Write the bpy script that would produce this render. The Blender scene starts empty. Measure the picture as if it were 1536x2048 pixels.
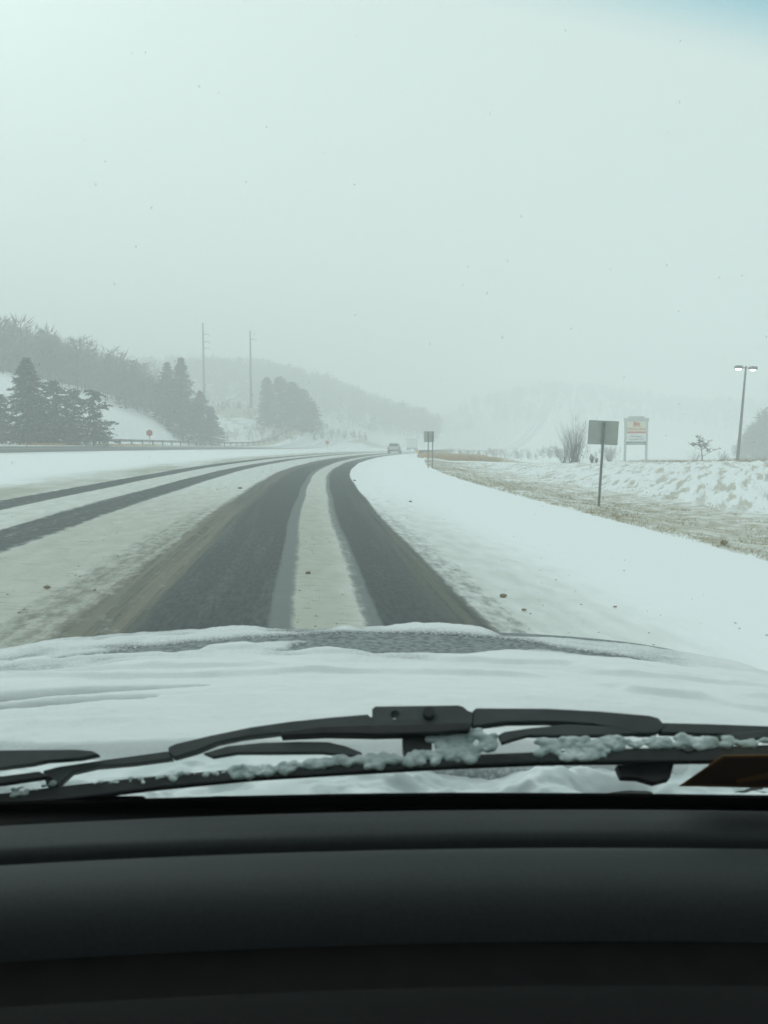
import bpy, bmesh, math, random
import numpy as np
from mathutils import Vector, Matrix

random.seed(7); RNG = np.random.default_rng(7)
S = bpy.context.scene
COL = S.collection

# ------------------------------------------------------------------ camera
FPX = 1700.0                      # focal length in pixels of the 2048 px tall photo
CZ = 1.3
PITCH = math.atan((1024 - 885) / FPX)
cd = bpy.data.cameras.new('camera'); cam = bpy.data.objects.new('camera', cd); COL.objects.link(cam)
cd.sensor_fit = 'VERTICAL'; cd.sensor_height = 36.0; cd.lens = FPX / 2048 * 36.0
cd.clip_start = 0.05; cd.clip_end = 3000
cam.location = (0, 0, CZ); cam.rotation_euler = (math.pi / 2 - PITCH, 0, 0)
cd.dof.use_dof = True; cd.dof.focus_distance = 30.0; cd.dof.aperture_fstop = 12.5
S.camera = cam

# ------------------------------------------------------------------ world, sun, exposure
SUN_EL, SUN_ROT = math.radians(42), math.radians(-35)
W = bpy.data.worlds.new('World'); S.world = W; W.use_nodes = True
nt = W.node_tree; nt.nodes.clear()
sky = nt.nodes.new('ShaderNodeTexSky'); sky.sky_type = 'NISHITA'; sky.sun_disc = False
sky.sun_elevation = SUN_EL; sky.sun_rotation = SUN_ROT; sky.dust_density = 3.0; sky.ozone_density = 1.0
hsv = nt.nodes.new('ShaderNodeHueSaturation'); hsv.inputs['Saturation'].default_value = 0.12
veil = nt.nodes.new('ShaderNodeMix'); veil.data_type = 'RGBA'; veil.inputs[0].default_value = 0.72
veil.inputs[7].default_value = (8.6, 8.8, 8.9, 1)      # even snow cloud over the clear sky
bg = nt.nodes.new('ShaderNodeBackground'); bg.inputs['Strength'].default_value = 0.10
wo = nt.nodes.new('ShaderNodeOutputWorld')
nt.links.new(sky.outputs[0], hsv.inputs['Color']); nt.links.new(hsv.outputs[0], veil.inputs[6])
nt.links.new(veil.outputs[2], bg.inputs['Color']); nt.links.new(bg.outputs[0], wo.inputs['Surface'])
sl = bpy.data.lights.new('sun', 'SUN'); sl.energy = 0.6; sl.angle = math.radians(40); sl.color = (1.0, 0.98, 0.95)
so = bpy.data.objects.new('sun', sl); COL.objects.link(so)
so.rotation_euler = (math.pi / 2 - SUN_EL, 0, math.pi - SUN_ROT)
S.view_settings.view_transform = 'Standard'; S.view_settings.look = 'None'
S.view_settings.exposure = 0.18; S.view_settings.gamma = 1.0; S.view_settings.use_curve_mapping = False
S.render.engine = 'CYCLES'
cy = S.cycles
cy.use_denoising = True
cy.max_bounces = 10; cy.diffuse_bounces = 4; cy.glossy_bounces = 3; cy.transmission_bounces = 6
cy.volume_bounces = 6; cy.transparent_max_bounces = 12
cy.caustics_reflective = False; cy.caustics_refractive = False
HAZE_DENSITY = 0.0054

# ------------------------------------------------------------------ noise
def _hash(ix, iy, seed):
    n = (ix.astype(np.int64) * 374761393 + iy.astype(np.int64) * 668265263 + seed * 1442695041) & 0xffffffff
    n = ((n ^ (n >> 13)) * 1274126177) & 0xffffffff
    n = n ^ (n >> 16)
    return (n & 0xffff) / 65535.0
def vnoise(x, y, seed=0):
    x = np.asarray(x, float); y = np.asarray(y, float)
    ix = np.floor(x); iy = np.floor(y); fx = x - ix; fy = y - iy
    fx = fx * fx * fx * (fx * (fx * 6 - 15) + 10); fy = fy * fy * fy * (fy * (fy * 6 - 15) + 10)
    a = _hash(ix, iy, seed); b = _hash(ix + 1, iy, seed); c = _hash(ix, iy + 1, seed); d = _hash(ix + 1, iy + 1, seed)
    return (a * (1 - fx) + b * fx) * (1 - fy) + (c * (1 - fx) + d * fx) * fy
def fbm(x, y, seed=0, octv=4, gain=0.5):
    s = 0; amp = 1; tot = 0
    x = np.asarray(x, float); y = np.asarray(y, float)
    for i in range(octv):
        s = s + amp * vnoise(x * 2 ** i + 17.3 * i, y * 2 ** i - 9.1 * i, seed + i); tot += amp; amp *= gain
    return s / tot
def sst(a, b, x):
    t = np.clip((np.asarray(x, float) - a) / (b - a), 0, 1); return t * t * (3 - 2 * t)

# ------------------------------------------------------------------ the lie of the land
_ry = np.array([-60, -10, 6, 22, 32, 42, 59, 84, 110, 130, 160, 236, 320, 420, 900], float)
_rx = np.array([9.0, 2.6, .73, -.62, -1.28, -1.67, -1.74, -.75, 1.1, 2.9, 6.0, 16, 32, 60, 260], float)
_gy = np.arange(-60, 900.5, 0.5); _gx = np.interp(_gy, _ry, _rx)
for _ in range(2):
    k = np.ones(15) / 15; p = np.pad(_gx, 7, mode='reflect', reflect_type='odd'); _gx = np.convolve(p, k, 'valid')
def RX(y): return np.interp(y, _gy, _gx)          # right edge of the right wheel track
def zroad(y):
    y = np.asarray(y, float)
    return np.where(y < 150, -2.7e-5 * y * y, -.6075 - .0081 * (y - 150))
def cross(o, y):                                   # height across the valley, o = metres left of RX
    zt = np.interp(y, [0, 45, 60, 75, 90, 120, 400], [.38, .38, -.02, -.26, -.85, -1.3, -1.3])
    z = np.interp(o, [0, 10, 20, 30, 34, 60], [0, .5, .72, 1.16, 1.26, 1.7])
    zr_ = np.where(o > -4.5, .05 * o, 0)
    mid = -.225 + (-.5 + .225) * sst(4.5, 8, -o)
    bank = -.5 + (zt + .5) * (0.35 * sst(8, 22, -o) + .65 * np.clip((-o - 9) / 13, 0, 1)) - .55 * sst(24, 34, -o)
    right = np.where(o > -4.5, zr_, np.where(o > -8.5, mid, bank))
    return np.where(o >= 0, z, right)
_h2x = [-90, -60, -44.7, -35.5, -27.5, -17, -9, 0, 8]; _h2z = [14, 13, 11.2, 10.6, 8.6, 5.9, 3.2, .8, -1.5]
_h3x = [-400, -200, -82, -55, -26, -4, 18, 26, 40]; _h3z = [26, 28, 30, 29, 22, 13, 6.5, 1, -4]
_h4x = [20, 34, 60, 103, 142, 192, 253, 420]; _h4z = [-6, 5, 22, 32, 30, 22, 20, 22]
def hills(x, y, b):
    L = -32 - 9 * (1 - sst(98, 128, y)) - x
    e1 = 1 - sst(165, 205, y + 0.25 * np.minimum(0, x + 60))
    h = b + 18 * (1 - np.exp(-np.maximum(L, 0) * .5 / 18 * 1.25)) * e1 * sst(0, 6, L)
    g2 = np.exp(-((y - 225) / 30) ** 2); h = np.maximum(h, b + np.maximum(0, np.interp(x, _h2x, _h2z) - b) * g2)
    g3 = np.where(y < 385, np.exp(-((y - 385) / 55) ** 2), 1) * (1 - sst(470, 560, y))
    h = np.maximum(h, b + np.maximum(0, np.interp(x, _h3x, _h3z) - b) * g3)
    g4 = np.where(y < 560, np.exp(-((y - 560) / 70) ** 2), 1)
    h = np.maximum(h, b + np.maximum(0, np.interp(x, _h4x, _h4z) - b) * g4)
    return h
def H(x, y, rough=False):
    x = np.asarray(x, float); y = np.asarray(y, float)
    o = RX(y) - x
    b = zroad(y) + cross(o, y)
    h = hills(x, y, b)
    h = h + (h - b > .6) * 0.9 * (fbm(x / 14, y / 14, 5) - .5)
    return h
def h1(x, y): return float(H(np.array([x]), np.array([y]))[0])
def ray(u, v):
    a = (u - 768) / FPX; b = (1024 - v) / FPX
    return a, math.cos(PITCH) + b * math.sin(PITCH), -math.sin(PITCH) + b * math.cos(PITCH)
def spot(u, v, lo=3, hi=420):                      # where a surveyed sight line meets the land
    a, b, c = ray(u, v)
    t = np.arange(lo, hi, .05) / b
    hit = CZ + c * t < H(a * t, b * t)
    i = int(np.argmax(hit)) if hit.any() else len(t) - 1
    return a * t[i], b * t[i], h1(a * t[i], b * t[i])

# ------------------------------------------------------------------ object helpers
def tag(o, label=None, cat=None, group=None, kind=None):
    if label: o['label'] = label
    if cat: o['category'] = cat
    if group: o['group'] = group
    if kind: o['kind'] = kind
    return o
def empty(name, loc=(0, 0, 0), rz=0, **k):
    o = bpy.data.objects.new(name, None); COL.objects.link(o); o.location = loc; o.rotation_euler = (0, 0, rz)
    o.empty_display_size = .2
    return tag(o, **k)
def link(name, me, mat, parent=None, **k):
    o = bpy.data.objects.new(name, me); COL.objects.link(o)
    if mat is not None:
        me.materials.clear(); me.materials.append(mat)
    if parent: o.parent = parent
    return tag(o, **k)
def pymesh(name, V, F, smooth=False):
    me = bpy.data.meshes.new(name); me.from_pydata([tuple(map(float, v)) for v in V], [], F); me.update()
    if smooth: me.polygons.foreach_set('use_smooth', [True] * len(me.polygons))
    return me
def npmesh(name, V, F, smooth=False):              # V (n,3), F (m,k) arrays
    V = np.asarray(V, np.float32); F = np.asarray(F, np.int32); k_ = F.shape[1]
    me = bpy.data.meshes.new(name)
    me.vertices.add(len(V)); me.vertices.foreach_set('co', V.ravel())
    me.loops.add(F.size); me.loops.foreach_set('vertex_index', F.ravel())
    me.polygons.add(len(F)); me.polygons.foreach_set('loop_start', np.arange(0, F.size, k_, dtype=np.int32))
    me.polygons.foreach_set('loop_total', np.full(len(F), k_, np.int32))
    me.update(calc_edges=True); me.validate()
    if smooth: me.polygons.foreach_set('use_smooth', np.ones(len(F), bool))
    return me
def gridmesh(name, X, Y, Z, attrs=None, smooth=True):
    n, m = X.shape
    idx = np.arange(n * m).reshape(n, m)
    F = np.stack([idx[:-1, :-1], idx[:-1, 1:], idx[1:, 1:], idx[1:, :-1]], -1).reshape(-1, 4)
    V = np.stack([X, Y, Z], -1).reshape(-1, 3)
    a, b, c = V[F[0, 0]], V[F[0, 1]], V[F[0, 2]]
    if np.cross(b - a, c - b)[2] < 0: F = F[:, ::-1]
    me = npmesh(name, V, F, smooth)
    for kx, A in (attrs or {}).items():
        at = me.attributes.new(kx, 'FLOAT', 'POINT'); at.data.foreach_set('value', np.asarray(A, np.float32).ravel())
    return me
class MB:
    def __init__(s): s.V = []; s.F = []
    def box(s, c, d, rot=None):
        n = len(s.V); R = rot or Matrix.Identity(3)
        for q in ((-1,-1,-1),(1,-1,-1),(1,1,-1),(-1,1,-1),(-1,-1,1),(1,-1,1),(1,1,1),(-1,1,1)):
            s.V.append(tuple(Vector(c) + R @ Vector((q[0]*d[0]/2, q[1]*d[1]/2, q[2]*d[2]/2))))
        for f in ((0,3,2,1),(4,5,6,7),(0,1,5,4),(1,2,6,5),(2,3,7,6),(3,0,4,7)): s.F.append(tuple(n+i for i in f))
    def tube(s, p, q, r0, r1=None, n=8, caps=True):
        r1 = r0 if r1 is None else r1
        p = Vector(p); q = Vector(q); d = (q - p).normalized()
        a = d.orthogonal().normalized(); b = d.cross(a); k0 = len(s.V)
        for c, r in ((p, r0), (q, r1)):
            for i in range(n):
                t = 2 * math.pi * i / n; s.V.append(tuple(c + a * math.cos(t) * r + b * math.sin(t) * r))
        for i in range(n):
            j = (i + 1) % n; s.F.append((k0+i, k0+j, k0+n+j, k0+n+i))
        if caps:
            s.F.append(tuple(k0 + i for i in reversed(range(n)))); s.F.append(tuple(k0 + n + i for i in range(n)))
    def prism(s, pts, axis, t):                     # pts 3D loop, extruded by vector
        n = len(pts); k0 = len(s.V); ax = Vector(axis).normalized() * t / 2
        for p in pts: s.V.append(tuple(Vector(p) - ax))
        for p in pts: s.V.append(tuple(Vector(p) + ax))
        s.F.append(tuple(k0 + i for i in range(n))); s.F.append(tuple(k0 + n + i for i in reversed(range(n))))
        for i in range(n):
            j = (i + 1) % n; s.F.append((k0 + j, k0 + i, k0 + n + i, k0 + n + j))
    def build(s, name, mat, parent=None, smooth=False, bevel=0, **k):
        me = pymesh(name, s.V, s.F, smooth)
        bm = bmesh.new(); bm.from_mesh(me); bmesh.ops.recalc_face_normals(bm, faces=bm.faces)
        if bevel: bmesh.ops.bevel(bm, geom=list(bm.edges), offset=bevel, segments=2, affect='EDGES', clamp_overlap=True)
        bm.to_mesh(me); bm.free()
        return link(name, me, mat, parent, **k)

# ------------------------------------------------------------------ materials
def mat(name, col, rough=.8, metal=0, noise=None, bump=0, spec=.5, coords='Object', detail=5):
    m = bpy.data.materials.new(name); m.use_nodes = True; n = m.node_tree.nodes; l = m.node_tree.links
    b = n['Principled BSDF']; b.inputs['Base Color'].default_value = (*col, 1); b.inputs['Roughness'].default_value = rough
    b.inputs['Metallic'].default_value = metal; b.inputs['Specular IOR Level'].default_value = spec
    tc = n.new('ShaderNodeTexCoord')
    if noise:
        col2, sc = noise
        t = n.new('ShaderNodeTexNoise'); t.inputs['Scale'].default_value = sc; t.inputs['Detail'].default_value = detail
        l.new(tc.outputs[coords], t.inputs['Vector'])
        mr = n.new('ShaderNodeMapRange'); mr.inputs[1].default_value = .35; mr.inputs[2].default_value = .65
        l.new(t.outputs['Fac'], mr.inputs[0])
        mx = n.new('ShaderNodeMix'); mx.data_type = 'RGBA'; mx.inputs[6].default_value = (*col, 1); mx.inputs[7].default_value = (*col2, 1)
        l.new(mr.outputs[0], mx.inputs[0]); l.new(mx.outputs[2], b.inputs['Base Color'])
        if bump:
            bp = n.new('ShaderNodeBump'); bp.inputs['Strength'].default_value = 1; bp.inputs['Distance'].default_value = bump
            l.new(t.outputs['Fac'], bp.inputs['Height']); l.new(bp.outputs[0], b.inputs['Normal'])
    return m
def _flake():
    m = bpy.data.materials.new('snowflake'); m.use_nodes = True; n = m.node_tree.nodes; n.clear(); l = m.node_tree.links
    t = n.new('ShaderNodeBsdfTranslucent'); t.inputs[0].default_value = (.9, .92, .93, 1); d = n.new('ShaderNodeBsdfDiffuse'); d.inputs[0].default_value = (.9, .92, .93, 1)
    ns = n.new('ShaderNodeTexNoise'); ns.inputs['Scale'].default_value = 400
    tp = n.new('ShaderNodeBsdfTransparent'); a = n.new('ShaderNodeMixShader'); a.inputs[0].default_value = .5; b = n.new('ShaderNodeMixShader')
    mr = n.new('ShaderNodeMapRange'); mr.inputs[3].default_value = .1; mr.inputs[4].default_value = .38; l.new(ns.outputs['Fac'], mr.inputs[0]); l.new(mr.outputs[0], b.inputs[0])
    l.new(t.outputs[0], a.inputs[1]); l.new(d.outputs[0], a.inputs[2]); l.new(tp.outputs[0], b.inputs[1]); l.new(a.outputs[0], b.inputs[2])
    o = n.new('ShaderNodeOutputMaterial'); l.new(b.outputs[0], o.inputs[0]); return m
def N(m, t, **k):
    n = m.node_tree.nodes.new(t)
    for a, v in k.items(): setattr(n, a, v)
    return n
def mixcol(m, f, a, b):
    x = N(m, 'ShaderNodeMix', data_type='RGBA'); l = m.node_tree.links
    for s_, v in ((0, f), (6, a), (7, b)):
        if isinstance(v, (tuple, list)): x.inputs[s_].default_value = (*v, 1)
        elif isinstance(v, (int, float)): x.inputs[s_].default_value = v
        else: l.new(v, x.inputs[s_])
    return x.outputs[2]
def mth(m, op, a, b=0.0, c=None, clamp=False):
    x = N(m, 'ShaderNodeMath', operation=op, use_clamp=clamp); l = m.node_tree.links
    for i, v in enumerate((a, b) if c is None else (a, b, c)):
        if isinstance(v, (int, float)): x.inputs[i].default_value = v
        else: l.new(v, x.inputs[i])
    return x.outputs[0]
def attr(m, nm): return N(m, 'ShaderNodeAttribute', attribute_name=nm).outputs['Fac']
def ntex(m, scale, detail=4, vec=None, mapping=None, rough=.55):
    t = N(m, 'ShaderNodeTexNoise'); t.inputs['Scale'].default_value = scale; t.inputs['Detail'].default_value = detail
    t.inputs['Roughness'].default_value = rough
    l = m.node_tree.links
    if vec is None: vec = N(m, 'ShaderNodeTexCoord').outputs['Object']
    if mapping:
        mp = N(m, 'ShaderNodeMapping'); mp.inputs['Scale'].default_value = mapping; l.new(vec, mp.inputs[0]); vec = mp.outputs[0]
    l.new(vec, t.inputs['Vector'])
    return t.outputs['Fac']
def smooth(m, v, lo, hi):
    x = N(m, 'ShaderNodeMapRange', interpolation_type='SMOOTHSTEP'); x.inputs[1].default_value = lo; x.inputs[2].default_value = hi
    m.node_tree.links.new(v, x.inputs[0]); return x.outputs[0]

SNOW = (.84, .86, .88)
M = {}
# road: asphalt under tracked snow, slush and salt dirt.  ROUTE attribute (o, y) runs along the lanes
m = M['road'] = mat('road_snow_and_asphalt', SNOW, .85, spec=.18); b = m.node_tree.nodes['Principled BSDF']; l = m.node_tree.links
cx = N(m, 'ShaderNodeCombineXYZ'); l.new(attr(m, 'o'), cx.inputs[0]); l.new(attr(m, 'run'), cx.inputs[1]); rv = cx.outputs[0]
streak = ntex(m, 1, 4, rv, (14, .25, 1)); streak2 = ntex(m, 1, 6, rv, (26, 5.0, 1), .7); grain = ntex(m, 60, 3); patch = ntex(m, 1, 5, rv, (5, 1.6, 1))
ragged = ntex(m, 1, 5, rv, (9, 3.5, 1), .7); cross_s = ntex(m, 1, 5, rv, (3.5, 16, 1), .7)
wet = attr(m, 'wet')
wf = mth(m, 'ADD', wet, mth(m, 'MULTIPLY', mth(m, 'SUBTRACT', ragged, .5), .95))
wf = mth(m, 'ADD', wf, mth(m, 'MULTIPLY', mth(m, 'SUBTRACT', streak, .5), .35))
wf = mth(m, 'MULTIPLY', smooth(m, wf, .25, .80), mth(m, 'GREATER_THAN', wet, .02))
dirt = attr(m, 'dirt')
df = smooth(m, mth(m, 'ADD', dirt, mth(m, 'MULTIPLY', mth(m, 'SUBTRACT', patch, .5), .5)), .05, .95)
sn = mixcol(m, mth(m, 'MULTIPLY', df, 1.0), SNOW, (.45, .455, .405))
spk = smooth(m, mth(m, 'ADD', mth(m, 'SUBTRACT', cross_s, .16), mth(m, 'MULTIPLY', dirt, .12)), .50, .60)
sn = mixcol(m, mth(m, 'MULTIPLY', spk, mth(m, 'MULTIPLY', dirt, .95)), sn, (.26, .245, .20))
asp = mixcol(m, smooth(m, streak2, .3, .75), (.018, .030, .033), (.060, .076, .077))
asp = mixcol(m, mth(m, 'MULTIPLY', smooth(m, grain, .55, .72), .28), asp, (.24, .25, .235))
asp = mixcol(m, mth(m, 'MULTIPLY', attr(m, 'mud'), smooth(m, streak, .25, .6)), asp, (.175, .165, .125))
slv = mth(m, 'ADD', attr(m, 'slush'), mth(m, 'MULTIPLY', mth(m, 'SUBTRACT', streak2, .5), .5)); asp = mixcol(m, mth(m, 'MULTIPLY', smooth(m, slv, .2, .8), .9), asp, (.155, .175, .175))
c = mixcol(m, wf, sn, asp); l.new(c, b.inputs['Base Color'])
l.new(mth(m, 'SUBTRACT', .9, mth(m, 'MULTIPLY', wf, .38)), b.inputs['Roughness'])
bp = N(m, 'ShaderNodeBump'); bp.inputs['Distance'].default_value = .012; bp.inputs['Strength'].default_value = .8
l.new(mth(m, 'ADD', mth(m, 'MULTIPLY', wf, -1.0), mth(m, 'ADD', mth(m, 'MULTIPLY', cross_s, .5), mth(m, 'MULTIPLY', streak2, .5))), bp.inputs['Height']); l.new(bp.outputs[0], b.inputs['Normal'])

# ground: snow with matted straw showing through where it lies thin, ridge shading painted in on the bank
m = M['ground'] = mat('snow_over_grass', SNOW, .9); b = m.node_tree.nodes['Principled BSDF']; l = m.node_tree.links
n1 = ntex(m, 2.2, 6, None, (1, .8, 1), .65); n2 = ntex(m, 14, 4); n3 = ntex(m, .35, 3)
bare = mth(m, 'ADD', attr(m, 'bare'), mth(m, 'MULTIPLY', mth(m, 'SUBTRACT', n1, .5), 1.0))
bare = mth(m, 'MULTIPLY', smooth(m, bare, .38, .85), mth(m, 'GREATER_THAN', attr(m, 'bare'), .01))
rm_ = N(m, 'ShaderNodeMapping'); rm_.inputs['Rotation'].default_value = (0, 0, -1.18); l.new(N(m, 'ShaderNodeTexCoord').outputs['Object'], rm_.inputs[0])
st1 = ntex(m, 1, 4, rm_.outputs[0], (.26, 3.0, 1), .6)
straw_shade = mth(m, 'MULTIPLY', attr(m, 'bank'), smooth(m, st1, .50, .62))  # straw lines on the bank, doubling as painted shading in the lee of ridges
bare = mth(m, 'MAXIMUM', bare, mth(m, 'MULTIPLY', straw_shade, .72))
straw = mixcol(m, smooth(m, n2, .35, .65), (.40, .345, .215), (.23, .205, .14))
straw = mixcol(m, mth(m, 'MULTIPLY', attr(m, 'rust'), .8), straw, (.33, .19, .11))
c = mixcol(m, mth(m, 'MULTIPLY', bare, .85), mixcol(m, mth(m, 'MULTIPLY', n3, .1), SNOW, (.74, .75, .72)), straw)
l.new(c, b.inputs['Base Color'])
bp = N(m, 'ShaderNodeBump'); bp.inputs['Distance'].default_value = .05
l.new(mth(m, 'SUBTRACT', mth(m, 'ADD', n1, mth(m, 'MULTIPLY', n2, .25)), mth(m, 'MULTIPLY', mth(m, 'MULTIPLY', st1, attr(m, 'bank')), 3.2)), bp.inputs['Height']); l.new(bp.outputs[0], b.inputs['Normal'])

M['snow'] = mat('snow_soft', (.80, .83, .86), .9, noise=((.86, .87, .88), 9), bump=.002)
m = M['hoodsnow'] = mat('snow_on_hood', (.80, .83, .86), .95, spec=.08); b = m.node_tree.nodes['Principled BSDF']; l = m.node_tree.links
nn = ntex(m, 9, 5); dust = ntex(m, 160, 4)
c = mixcol(m, nn, (.70, .715, .73), (.78, .79, .80))
c = mixcol(m, mth(m, 'MULTIPLY', mth(m, 'MULTIPLY', attr(m, 'veil'), smooth(m, dust, .2, .8)), .60), c, (.42, .445, .45))
c = mixcol(m, mth(m, 'MULTIPLY', attr(m, 'thin'), smooth(m, dust, .15, .62)), c, (.085, .105, .108)); l.new(c, b.inputs['Base Color'])
bp = N(m, 'ShaderNodeBump'); bp.inputs['Distance'].default_value = .006; l.new(mth(m, 'ADD', nn, mth(m, 'MULTIPLY', dust, .12)), bp.inputs['Height']); l.new(bp.outputs[0], b.inputs['Normal'])
M['ice'] = mat('clinging_ice', (.36, .43, .43), .5, noise=((.68, .72, .73), 45), bump=.001)
M['slush'] = mat('packed_slush', (.80, .83, .85), .7, noise=((.56, .62, .63), 13), bump=.002)
M['paint'] = mat('car_paint_dusted', (.09, .11, .115), .6, noise=((.26, .29, .295), 70), detail=8, spec=.2)
M['rubber'] = mat('black_rubber', (.018, .019, .02), .65, noise=((.03, .032, .033), 40), bump=.0006)
M['wiper'] = mat('wiper_dark_metal', (.040, .048, .050), .5, noise=((.066, .075, .077), 18), bump=.0004)
M['cowl'] = mat('cowl_plastic', (.02, .022, .022), .7, noise=((.04, .042, .042), 20))
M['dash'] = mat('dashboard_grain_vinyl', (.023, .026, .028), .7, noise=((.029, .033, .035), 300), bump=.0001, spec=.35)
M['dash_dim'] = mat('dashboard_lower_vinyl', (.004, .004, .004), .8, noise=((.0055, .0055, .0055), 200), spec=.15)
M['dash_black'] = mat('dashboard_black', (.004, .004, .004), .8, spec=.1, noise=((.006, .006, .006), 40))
M['cloth'] = mat('headliner_cloth', (.03, .03, .032), .95, noise=((.045, .045, .047), 120))
M['galv'] = mat('galvanised_steel', (.22, .24, .24), .55, metal=.2, noise=((.31, .33, .32), 6))
M['signback'] = mat('bare_aluminium_sign_back', (.36, .38, .36), .5, metal=.25, noise=((.42, .44, .41), 3))
M['darksteel'] = mat('dark_bronze_steel', (.06, .06, .06), .5, noise=((.09, .09, .09), 5))
M['rail'] = mat('weathered_rail', (.115, .12, .115), .7, noise=((.17, .175, .17), 3))
M['pole'] = mat('weathered_pole', (.07, .065, .06), .9, noise=((.12, .11, .10), 3))
M['red'] = mat('sign_red', (.45, .03, .035), .5, noise=((.38, .04, .04), 6))
M['white'] = mat('sign_white', (.78, .78, .76), .5, noise=((.70, .71, .70), 3))
M['cream'] = mat('sign_cream_panel', (.72, .68, .46), .5, noise=((.66, .63, .46), 2))
M['signframe'] = mat('sign_frame_grey', (.40, .42, .41), .6, noise=((.48, .50, .48), 2))
M['signgreen'] = mat('sign_dark_green', (.05, .10, .07), .5, noise=((.08, .12, .09), 4))
M['signredtext'] = mat('sign_brick_red', (.55, .10, .05), .5, noise=((.48, .09, .06), 4))
M['conifer'] = mat('conifer_needles', (.035, .055, .035), .9, noise=((.07, .085, .06), .9))
M['frosted'] = mat('needles_dusted_with_snow', (.32, .35, .34), .9, noise=((.10, .12, .10), 2))
M['bark'] = mat('bark_brown', (.075, .062, .05), .95, noise=((.12, .105, .09), 4), bump=.01)
M['twig'] = mat('bare_twigs', (.095, .082, .072), .95, noise=((.15, .135, .12), .4))
M['grass'] = mat('dry_grass', (.38, .32, .19), .95, noise=((.24, .20, .13), 1.2))
M['weed'] = mat('rusty_weeds', (.22, .13, .09), .95, noise=((.30, .22, .13), .8))
M['rustgrass'] = mat('orange_sedge', (.50, .26, .10), .95, noise=((.42, .33, .13), .25))
M['mud'] = mat('frozen_mud', (.16, .125, .085), .9, noise=((.30, .25, .17), 12), bump=.004)
M['carsilver'] = mat('silver_paint', (.42, .45, .46), .35, metal=.3, noise=((.50, .52, .53), 2))
M['truckwhite'] = mat('white_truck_panel', (.72, .74, .73), .5, noise=((.64, .66, .65), 1))
M['darkglass'] = mat('dark_vehicle_glass', (.02, .025, .028), .12, noise=((.03, .034, .036), 3))
M['taillight'] = mat('tail_light_red', (.35, .03, .03), .3, noise=((.28, .03, .03), 9))
M['yellow'] = mat('marker_yellow', (.70, .45, .06), .5, noise=((.6, .4, .1), 5))
M['sticker'] = mat('sticker_brown_paper', (.075, .045, .035), .7, noise=((.12, .065, .035), 14))
M['stickeredge'] = mat('sticker_orange_edge', (.30, .15, .05), .7, noise=((.22, .12, .05), 20))
m = M['lamp'] = mat('lit_lamp_lens', (.9, .88, .8), .4, noise=((.85, .84, .78), 9)); b = m.node_tree.nodes['Principled BSDF']
b.inputs['Emission Color'].default_value = (1, .93, .80, 1); b.inputs['Emission Strength'].default_value = 5.0
# windscreen: green tinted laminate with a blue shade band along its upper edge
m = M['glass'] = bpy.data.materials.new('windscreen_tinted_glass'); m.use_nodes = True; m.node_tree.nodes.clear(); l = m.node_tree.links
tr = N(m, 'ShaderNodeBsdfTransparent'); gl = N(m, 'ShaderNodeBsdfGlossy'); gl.inputs['Roughness'].default_value = .02
band = smooth(m, attr(m, 'band'), 0, 1)
l.new(mixcol(m, band, (.785, .935, .888), (.33, .66, .76)), tr.inputs[0])
ms = N(m, 'ShaderNodeMixShader'); ms.inputs[0].default_value = .025; l.new(tr.outputs[0], ms.inputs[1]); l.new(gl.outputs[0], ms.inputs[2])
out = N(m, 'ShaderNodeOutputMaterial'); l.new(ms.outputs[0], out.inputs[0])
m = M['sideglass'] = bpy.data.materials.new('side_window_glass'); m.use_nodes = True; m.node_tree.nodes.clear(); l = m.node_tree.links
tr = N(m, 'ShaderNodeBsdfTransparent'); gl = N(m, 'ShaderNodeBsdfGlossy'); gl.inputs['Roughness'].default_value = .02
tn = ntex(m, 2, 2); l.new(mixcol(m, tn, (.55, .63, .60), (.53, .61, .58)), tr.inputs[0])
ms = N(m, 'ShaderNodeMixShader'); ms.inputs[0].default_value = .04; l.new(tr.outputs[0], ms.inputs[1]); l.new(gl.outputs[0], ms.inputs[2])
out = N(m, 'ShaderNodeOutputMaterial'); l.new(ms.outputs[0], out.inputs[0])

# ------------------------------------------------------------------ ground and roads
def geo(a, b, first, grow, most):
    r = [a]; st = first
    while r[-1] < b: r.append(r[-1] + st); st = min(st * grow, most)
    return np.array(r)
ys = np.concatenate([np.arange(-60, 6, 6.0), geo(6, 1000, .14, 1.0105, 14)])
on = np.concatenate([-geo(34, 700, 1.5, 1.12, 25)[::-1], -np.arange(4.4, 33.9, .16)[::-1],
                     np.array([-4.2, -3, -1, 1, 3, 5, 7, 9.4]), np.arange(9.7, 36, .45), geo(36.5, 700, 1.5, 1.05, 14)])
O, Y = np.meshgrid(on, ys)
X = RX(Y) - O
Z = H(X, Y)
far = np.clip((Y - 130) / 60, 0, 1)
# banks: wind-carved ridges lying diagonally, clumpy matted verge
ang = math.atan2(.92, .38); ca, sa = math.cos(ang), math.sin(ang)
along = X * ca + Y * sa; acr = -X * sa + Y * ca
wob = fbm(along / 2.2, acr / 1.2, 31, 3)
rip = 1 - np.abs(2 * fbm(along / 6, acr / .60 + 1.0 * wob, 11, 4, .6) - 1) * 1.6
w_bank = sst(8.2, 11, -O) * (1 - sst(26, 40, -O)) * (1 - sst(70, 110, Y))
w_verge = sst(4.45, 4.9, -O) * (1 - sst(9, 11.5, -O)) * (1 - sst(90, 150, Y))
Z += w_bank * .17 * (rip - .6) + w_bank * .05 * (fbm(X / .5, Y / .5, 12, 3) - .5)
clump = fbm(X / .45, Y / .45, 14, 4, .55)
Z += w_verge * .12 * (clump - .5)
edge_w = sst(4.3, 4.75, -O) * (1 - sst(4.75, 5.3, -O)); Z += -.03 * edge_w
Z += sst(9.4, 10.5, O) * (1 - sst(19, 20, O)) * .12 * (fbm(X / 1.3, Y / 2.2, 15, 3) - .5)
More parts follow.
